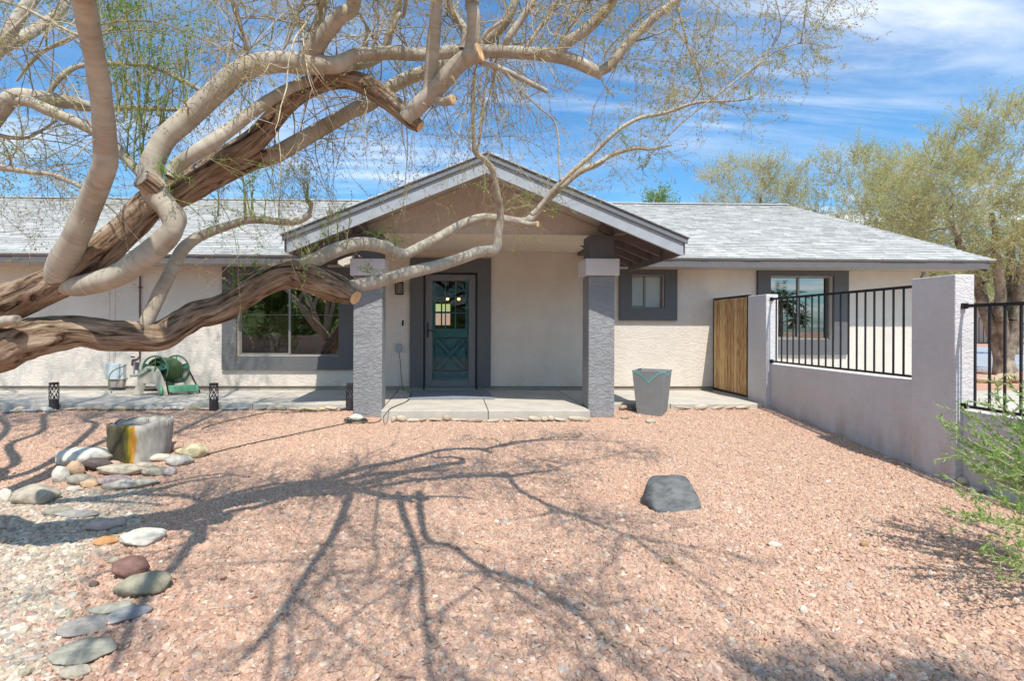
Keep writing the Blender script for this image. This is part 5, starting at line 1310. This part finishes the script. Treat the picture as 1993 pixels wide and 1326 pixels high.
# fine twigs; each source limb gets sprays whose look follows the photograph
def sprays(keys, n, length, r, level, droop, lden, updir=(0, 0, .6), t0=.1, t1=1.0, green=False, leaf=(.0145, .0068), kids=3, spread=.9, wig=.3, up=0.0):
    for key in keys:
        P = LIMBS[key]; cum = [0]
        for a, b in zip(P, P[1:]): cum.append(cum[-1] + (b[0] - a[0]).length)
        for _ in range(n):
            f = RR.uniform(t0, t1) * cum[-1]; k = 0
            while k < len(P) - 2 and cum[k + 1] < f: k += 1
            q = P[k][0].lerp(P[k + 1][0], (f - cum[k]) / max(1e-6, cum[k + 1] - cum[k]))
            d = rvec() + Vector(updir) * 1.6
            twig(SEGG if green else SEG, LFG if green else LF, q, d, length * RR.uniform(.6, 1.3), r * RR.uniform(.7, 1.2), level, droop, wig, leaf, lden, .05, kids, .55, spread, up)
# upper left: dense fine criss-crossing twigs
sprays(['H1', 'H2', 'H3', 'H4', 'H5', 'H6', 'far1', 'H7'], 8, .75, .0042, 3, .035, 1.5, (0, .2, .2), kids=4)
sprays(['H1', 'H2', 'H3', 'L1'], 6, .5, .003, 2, .02, 2.0, (0, .1, .5), green=True, kids=4)
sprays(['B1'], 10, .7, .005, 2, .02, 2.0, (.4, .3, .2), t1=.6)
sprays(['L1'], 26, .75, .0055, 2, .01, 1.8, (.1, .25, 1.0), t0=.35, kids=4)
sprays(['L2', 'T1low'], 22, .7, .005, 2, .06, 2.2, (0, .6, .1), t0=.25, kids=4)
sprays(['T1low', 'T1'], 24, .6, .004, 2, .14, 2.2, (.1, .6, -.5), t0=.5, kids=4)
sprays(['L1b', 'L1c', 'V1', 'V2', 'u1', 'u3', 'u5', 'u6', 'u7', 'u8', 'u2', 'u4', 'L1up'], 16, .65, .004, 2, .02, 2.4, (.1, .1, .4), t0=.05, kids=4)
sprays(['L1b', 'V1', 'B1', 'u5'], 14, .7, .005, 2, .03, 1.6, (.1, 0, .2), t0=.55, kids=5)
sprays(['V2', 'u3'], 34, .6, .005, 2, .03, 2.6, (.1, 0, .2), t0=.55, kids=5)
sprays(['L1b', 'V1', 'V2', 'B1', 'u3', 'L1c'], 10, 1.3, .013, 2, .0, .10, (.1, -1.1, .6), t0=.35, kids=4, wig=.22, spread=.7)
# the tall part of the crown, above the picture: its shade falls on the left wall and the walk
cb = tb + Vector((.15, .0, 1.2))
for ci, (ex_, ey_, ez_) in enumerate(((-5.6, 5.9, 6.8), (-4.4, 6.2, 7.0), (-3.2, 6.2, 6.8), (-7.6, 6.1, 6.9), (-6.8, 5.4, 6.4), (-2.4, 5.2, 6.1))):
    e_ = Vector((ex_, ey_, ez_)); m1 = cb.lerp(e_, .35) + Vector((RR.uniform(-.25, .25) - .2, -.1, .25)); m2 = cb.lerp(e_, .7) + Vector((RR.uniform(-.3, .3), 0, .2))
    wp_ = [cb.lerp(e_, t_) + Vector((RR.gauss(0, .22), RR.gauss(0, .22), .35 * math.sin(math.pi * t_) + RR.gauss(0, .12))) for t_ in (.15, .28, .4, .52, .64, .76, .88)]
    LIMBS['c%d' % ci] = [(cb, .07)] + [(q_, .06 - .006 * i_) for i_, q_ in enumerate(wp_)] + [(e_, .008)]
    limb('branch', LIMBS['c%d' % ci], M_smooth, tree, False, step=.08, seed=ci + 40)
    sprays(['c%d' % ci], 46, .9, .009, 3, .02, 2.6, (0, 0, .4), t0=.55, green=True, kids=4, leaf=(.022, .011))
sprays(['T2a2', 'T2a'], 40, .40, .0028, 2, .04, 3.2, (.2, 0, .7), t0=.62, kids=4)
sprays(['tr1', 'tr2', 'tr3', 'tr4', 'tr5', 'tr6'], 19, .30, .0022, 2, .04, 3.6, (.1, 0, .1), t0=.1, kids=4)
sprays(['T2b', 'w1', 'T2b2'], 10, .5, .0028, 1, .03, 1.2, (0, 0, .5), t0=.75, kids=3)
sprays(['S'], 8, .5, .003, 2, .10, .8, (.3, 0, -.3), kids=3)
# bright green upright water shoots
def shoots(px0, px1, py, Y, n, ht, r_=RR):
    for _ in range(n):
        p = at(r_.uniform(px0, px1), py + r_.uniform(-10, 10), Y + r_.uniform(-.05, .05))
        twig(SEGG, LFG, p, (r_.gauss(0, .12), r_.gauss(0, .12), 1), ht * r_.uniform(.7, 1.2), .006, 2, -.02, .12, (.018, .007), 1.3, .05, 7, .28, .8)
shoots(235, 300, 330, 3.25, 8, 1.15); shoots(215, 310, 230, 3.2, 8, .8); shoots(340, 370, 215, 3.15, 3, .8)
shoots(420, 560, 425, 3.88, 7, .35); shoots(470, 480, 430, 3.88, 1, 1.3); shoots(595, 608, 395, 3.95, 4, .22); shoots(640, 680, 480, 4.2, 3, .3)
def tuft(px, py, Y, n=6, s=.09):
    for _ in range(n):
        twig(SEGG, LFG, at(px, py, Y), rvec() + Vector((0, -.2, .8)), s, .0018, 1, 0, .3, (.016, .006), 2.2, .02, 2, .5, .8)
for px_, py_, Y_ in ((330, 360, 3.05), (345, 345, 3.05), (420, 435, 3.8), (500, 430, 3.9), (455, 560, 3.9), (505, 533, 3.98), (610, 485, 4.15), (640, 470, 4.2), (735, 460, 4.4), (770, 478, 4.5), (715, 530, 4.1), (600, 395, 3.9), (640, 430, 4.1), (1030, 395, 4.9), (1075, 405, 4.9), (945, 370, 4.4), (1250, 330, 4.2), (1215, 265, 4.6), (1300, 235, 4.5), (1340, 150, 3.9), (1460, 190, 4.5), (210, 20, 2.4), (285, 200, 3.2), (290, 120, 3.2), (230, 60, 3.0)):
    tuft(px_, py_, Y_, 7, .11)
seg_mesh('twigs', SEG, M_twig, tree); seg_mesh('green_twigs', SEGG, M_twigg, tree)
leaf_mesh('foliage', LF, M_leafy, tree); leaf_mesh('green_foliage', LFG, M_leafg, tree)
print('tree', len(SEG), len(LF), len(SEGG), len(LFG))

# ------------------------------------------------------------------ shrub at the right edge
SS, LS = [], []
sb_ = Vector((4.05, 3.15, gz(4.05, 3.15)))
shrub = empty('shrub', sb_, 'feathery green shrub with narrow leaves leaning in at the right edge', 'shrub')
r9 = random.Random(9)
tips = [(1830, 825, 3.6), (1850, 870, 3.5), (1870, 800, 3.7), (1900, 830, 3.6), (1930, 770, 3.6), (1960, 740, 3.6), (1985, 790, 3.5), (1990, 745, 3.7), (1880, 900, 3.4), (1920, 880, 3.4), (1950, 850, 3.5), (1990, 880, 3.3), (1860, 960, 3.2), (1900, 960, 3.2), (1940, 940, 3.2), (1980, 960, 3.2), (1890, 1010, 3.1), (1915, 1040, 3.0), (1950, 1030, 3.0), (1985, 1050, 2.95), (1930, 1095, 2.9), (1965, 1110, 2.85), (1905, 920, 3.7), (1975, 820, 3.8), (1860, 1000, 3.15), (1895, 870, 3.55)]
tips = tips + [(tx + r9.uniform(-5, 45), ty_ + r9.uniform(-30, 30), tY + r9.uniform(-.15, .2)) for tx, ty_, tY in tips if ty_ < 960]
for (tx, ty_, tY) in tips:
    e = at(tx, ty_, tY); s0 = sb_ + Vector((r9.uniform(-.1, .1), r9.uniform(-.1, .1), 0))
    mid = s0.lerp(e, .5) + Vector((.1, 0, .12)); pts = catmull([s0, mid, e], .06); n = len(pts)
    for i in range(n - 1):
        SS.append((*pts[i], *pts[i + 1], .008 * (1 - i / n) + .0015, .008 * (1 - (i + 1) / n) + .0015))
        if i > n * .42:
            for _ in range(5):
                d = (pts[i + 1] - pts[i]).normalized() + Vector((r9.gauss(0, .6), r9.gauss(0, .6), r9.gauss(0, .6)))
                LS.append((*pts[i], *d, r9.uniform(.03, .06), .0105))
            if r9.random() < .75:
                dd = ((pts[i + 1] - pts[i]).normalized() + Vector((r9.gauss(0, .7), r9.gauss(0, .7), r9.gauss(0, .5)))).normalized(); q = pts[i]; Ls = r9.uniform(.1, .24)
                for k in range(6):
                    q2 = q + dd * Ls / 6; SS.append((*q, *q2, .002, .0015))
                    for _ in range(4): LS.append((*q2, *(dd + Vector((r9.gauss(0, .55), r9.gauss(0, .55), r9.gauss(0, .55)))), r9.uniform(.025, .05), .008))
                    q = q2; dd = (dd + Vector((r9.gauss(0, .15), r9.gauss(0, .15), r9.gauss(0, .15) + .04))).normalized()
seg_mesh('stems', SS, M_twig, shrub); leaf_mesh('foliage', LS, M_leafs, shrub)

# ------------------------------------------------------------------ background trees
def desert_tree(name, base, H, crown_c, crown_r, label, n_ends=160, tw=8, leaf=(.09, .03), lden=1.6, seed=1, trunk_r=.16, M_l=None, group=None, level=1, tl=.7, stems=3, up=.06, tone=(0, 1)):
    r = random.Random(seed); base = Vector(base); cc_ = Vector(crown_c); cr3 = Vector(crown_r)
    t = empty(name, base, label, 'tree', group)
    S1, S2, LFt = [], [], []; nodes = []; rad = []
    for s in range(stems):
        a = 2 * math.pi * s / stems + r.random(); p = base + Vector((math.cos(a) * .12, math.sin(a) * .12, -.1)); tgt = cc_ + Vector((math.cos(a) * cr3.x * .45, math.sin(a) * cr3.y * .45, -cr3.z * .25))
        n = 14; d = (tgt - p)
        for i in range(n):
            q = base + d * ((i + 1) / n) + rvec(r) * .035 * d.length / 6 + Vector((0, 0, .35 * math.sin(math.pi * (i + 1) / n)))
            S1.append((*p, *q, trunk_r * (1 - .65 * i / n), trunk_r * (1 - .65 * (i + 1) / n))); p = q; nodes.append(q); rad.append(trunk_r * .45 * (1 - .5 * i / n))
    ends = []
    while len(ends) < n_ends:
        v = Vector((r.uniform(-1, 1), r.uniform(-1, 1), r.uniform(-1, 1)))
        if .25 < v.length < 1 and noise.noise(v * 1.9 + Vector((seed, 0, 0))) > -.22:
            k = 1 + .30 * noise.noise(v.normalized() * 2.2 + Vector((seed * 2, 0, 0)))
            ends.append(cc_ + Vector((v.x * cr3.x, v.y * cr3.y, v.z * cr3.z)) * k if False else cc_ + Vector((v.x * cr3.x * k, v.y * cr3.y * k, v.z * cr3.z * k)))
    ends.sort(key=lambda e: (e - base).length)
    NA = [tuple(q) for q in nodes]; RA = list(rad)
    for e in ends:
        A = np.array(NA); dd = np.linalg.norm(A - np.array(e), axis=1) + .35 * np.maximum(0, A[:, 2] - e.z); k = int(dd.argmin()); s = Vector(NA[k]); L_ = (e - s).length
        if L_ < .05: continue
        n = max(2, int(L_ / .4)); r0 = min(RA[k], .012 + .022 * L_); p = s
        for i in range(n):
            q = s.lerp(e, (i + 1) / n) + rvec(r) * .05 * (1 if i < n - 1 else 0) + Vector((0, 0, .12 * L_ * math.sin(math.pi * (i + 1) / n) * .5)); r1 = r0 * (1 - .4 / n)
            S1.append((*p, *q, r0, r1)); p = q; r0 = r1; NA.append(tuple(q)); RA.append(r0)
        for _ in range(tw):
            d = rvec(r).normalized() * .9 + (e - cc_).normalized() * .5 + Vector((0, 0, .5))
            twig(S2, LFt, e + rvec(r) * .05, d, tl * r.uniform(.5, 1.2), .007, level, 0, .3, leaf, lden, tl / 6, 4, .55, .9, up, r)
    seg_mesh('trunk_and_limbs', S1, M_smoothfar, t, sides=6); seg_mesh('twigs', S2, M_twigfar, t, sides=3); leaf_mesh('foliage', LFt, M_l or M_leafbg, t, tone=tone)
    return t
M_smoothfar = mat('far_bark', (.30, .26, .20), .9, .1, var=.3, vscale=4, col2=(.15, .11, .08))
M_twigfar = mat('far_twig', (.45, .38, .26), .9, .1, var=.3, vscale=1)
def bgt(px0, px1, pt, pbot, Y, zb, seed, label, **k):
    a, b = at(px0, pt, Y), at(px1, pbot, Y); c = (a + b) / 2; rx = abs(b.x - a.x) / 2; rz_ = (a.z - b.z) / 2
    bx_ = k.pop('bx', c.x)
    return desert_tree('desert_tree', (bx_, Y, zb), a.z - zb, (c.x, Y, c.z), (rx, rx * .8, rz_), label, seed=seed, group='desert trees behind the house', **k)
bgt(1345, 1555, 315, 450, 23, 0, 11, 'hazy twiggy desert tree behind the roof ridge, leftmost of the right group', n_ends=130, tw=8, tone=(.2, 1), leaf=(.075, .022))
bgt(1575, 1800, 290, 520, 22, 0, 12, 'bushy yellow green desert tree rising behind the right roof slope', n_ends=230, tw=8, leaf=(.075, .022))
bgt(1755, 2090, 215, 560, 14.2, -.03, 13, 'tallest multi stemmed desert tree at the right edge, behind the patio', bx=at(1957, 700, 14.2).x, n_ends=290, tw=9, stems=5, trunk_r=.17, tl=.55, leaf=(.055, .018), lden=2.0)
bgt(1690, 1900, 300, 560, 19, 0, 14, 'desert tree between the bushy one and the tallest one', n_ends=190, tw=8, leaf=(.075, .022))
bgt(1900, 2060, 420, 640, 24, 0, 17, 'low green tree far behind the tallest one, seen over the railing', n_ends=60, tw=8, M_l=M_leafy, tone=(0, .5))
bgt(1250, 1302, 383, 440, 21, 2.5, 15, 'small bright green treetop peeking over the roof ridge beside the gable', n_ends=22, tw=7, M_l=M_leafg, tl=.5)
# seen mirrored in the windows / throwing the shade in the right foreground
desert_tree('desert_tree', (-8.6, -5.8, -.35), 2.2, (-8.6, -5.8, .9), (1.1, 1.0, .8), 'small dark tree before the far yard wall, mirrored in the big window', n_ends=40, tw=6, M_l=M_leafdk, seed=21, trunk_r=.07, tl=.4, leaf=(.07, .03))
desert_tree('desert_tree', (-9.5, -13, -.3), 6, (-9.5, -13, 2.6), (3.0, 2.0, 2.3), 'dense dark tree across the street, mirrored in the big window', n_ends=90, tw=8, M_l=M_leafdk, seed=22, leaf=(.16, .07), lden=2.5)
desert_tree('desert_tree', (4.6, -2.4, -.4), 7, (2.75, -1.6, 4.9), (1.9, .6, .6), 'desert tree behind the photographer shading the near gravel', n_ends=150, tw=10, seed=23, tl=.4, leaf=(.04, .016), lden=3.4)
def palm(base, h, s, label):
    t = empty('palm_tree', base, label, 'tree', 'palms mirrored in the bedroom window'); base = Vector(base)
    S1 = []; LFt = []
    MB().tube([base, base + Vector((.1, 0, h * .5)), base + Vector((.05, 0, h))], [.22, .17, .16], 10).build('trunk', M_smoothfar, t)
    m = MB(); top = base + Vector((.05, 0, h)); r = random.Random(int(h * 10))
    for k in range(34):
        a = r.random() * 6.28; el = r.uniform(-.7, 1.2); d = Vector((math.cos(a) * math.cos(el), math.sin(a) * math.cos(el), math.sin(el))); Lf = s * r.uniform(.8, 1.1)
        pt_ = top; 
        for i in range(6):
            q = pt_ + d * Lf / 6; d = (d + Vector((0, 0, -.16))).normalized(); S1.append((*pt_, *q, .02, .015))
            if i > 0:
                for sd in (-1, 1):
                    for _ in range(4):
                        ld = d * .6 + d.cross(Vector((0, 0, 1))).normalized() * sd + Vector((0, 0, -.2)); LFt.append((*(pt_.lerp(q, r.random())), *ld, Lf * .28, .05))
            pt_ = q
    seg_mesh('frond_stems', S1, M_twigfar, t, sides=3); leaf_mesh('fronds', LFt, M_leafdk, t)
palm((24.6, -19.6, -.4), 3.6, 1.7, 'palm tree across the street, taller one mirrored in the bedroom window')
palm((26.8, -21.0, -.4), 2.3, 1.0, 'palm tree across the street, shorter one mirrored in the bedroom window')
tag(MB().box(-40, 14, -8.2, -8.0, -.6, .72).build('yard_wall', M_tanwall), 'low tan stucco yard wall across the yard, mirrored in the big window', 'wall')

# ------------------------------------------------------------------ beyond the patio on the right
M_road = mat('street_asphalt', (.33, .35, .38), .9, .15, var=.1, vscale=.8)
o = MB().box(12, 90, 15.6, 34, -.3, .03).build('street', M_road); tag(o, 'pale grey street surface beyond the patio', None, None, 'structure')
nb_ = empty('neighbour_house', (33, 40, 0), 'brown and tan neighbour house far behind the railing at the right edge', 'house')
a = at(1952, 585, 40); b = at(2100, 585, 40)
MB().box(a.x, b.x, 40, 46, 0, a.z - .4).build('wall', M_tanwall, nb_)
MB().box(a.x - .5, b.x + .5, 39.3, 47, a.z - .4, a.z - .1).build('roof_edge', M_brownwood, nb_)
for k in range(4): MB().box(a.x + .7 + k * 2.1, a.x + 2.3 + k * 2.1, 39.93, 39.99, .1, a.z - .6).build('garage_door', M_brownwood, nb_)
nf = empty('metal_fence', (35, 35, 0), 'thin dark bar fence far behind the tallest desert tree', 'fence')
zt_ = at(1960, 620, 35).z; zb2 = at(1960, 668, 35).z; x0_ = at(1905, 640, 35).x
MB().box(x0_, x0_ + 9, 34.98, 35.02, zt_ - .03, zt_ + .03).build('top_rail', M_black, nf); MB().box(x0_, x0_ + 9, 34.98, 35.02, zb2 - .03, zb2 + .03).build('bottom_rail', M_black, nf)
for k in range(30): MB().box(x0_ + k * .3, x0_ + k * .3 + .03, 34.985, 35.015, zb2 + .03, zt_ - .03).build('baluster', M_black, nf)
for i_, (px_, py_, sx, sz, lb_) in enumerate(((1925, 742, .6, .14, 'long tan landscape rock behind the railing'), (1975, 738, .55, .16, 'tan landscape rock right of the long one behind the railing'), (2010, 735, .6, .2, 'tan landscape rock at the right edge behind the railing'))):
    q = at(px_, py_, 12.3); rock('rock', Vector((q.x, 12.3, -.05)), sx, .3, sz, (.45, .31, .22), 120 + i_, lb_, 'rocks behind the patio', 'rock')

# dry leaves and broken twigs lying on the gravel
lit = empty('leaf_litter', (0, 5, -.3)); lit['kind'] = 'stuff'; lit['label'] = 'dry leaves and broken twigs lying on the gravel'
SL, LL = [], []; rl_ = random.Random(77)
for _ in range(1400):
    y = rl_.uniform(2.3, 8.3); x = rl_.uniform(-.95 * y - .3, min(1.0 * y, WX)); g = Vector((x, y, gz(x, y) + .018))
    if rl_.random() < .10:
        a = rl_.random() * 6.28; L_ = rl_.uniform(.04, .16); q = g + Vector((math.cos(a), math.sin(a), .05)) * L_; mid = g.lerp(q, .5) + Vector((rl_.gauss(0, .01), rl_.gauss(0, .01), .006))
        SL.append((*g, *mid, .0025, .002)); SL.append((*mid, *q, .002, .001))
    else: LL.append((*g, rl_.gauss(0, 1), rl_.gauss(0, 1), rl_.gauss(0, .15), rl_.uniform(.012, .03), .008))
seg_mesh('broken_twigs', SL, M_twig, lit); leaf_mesh('dry_leaves', LL, leaf_mat('dry_leaf', [(.30, .20, .08), (.45, .34, .15), (.20, .12, .06)], .2), lit)
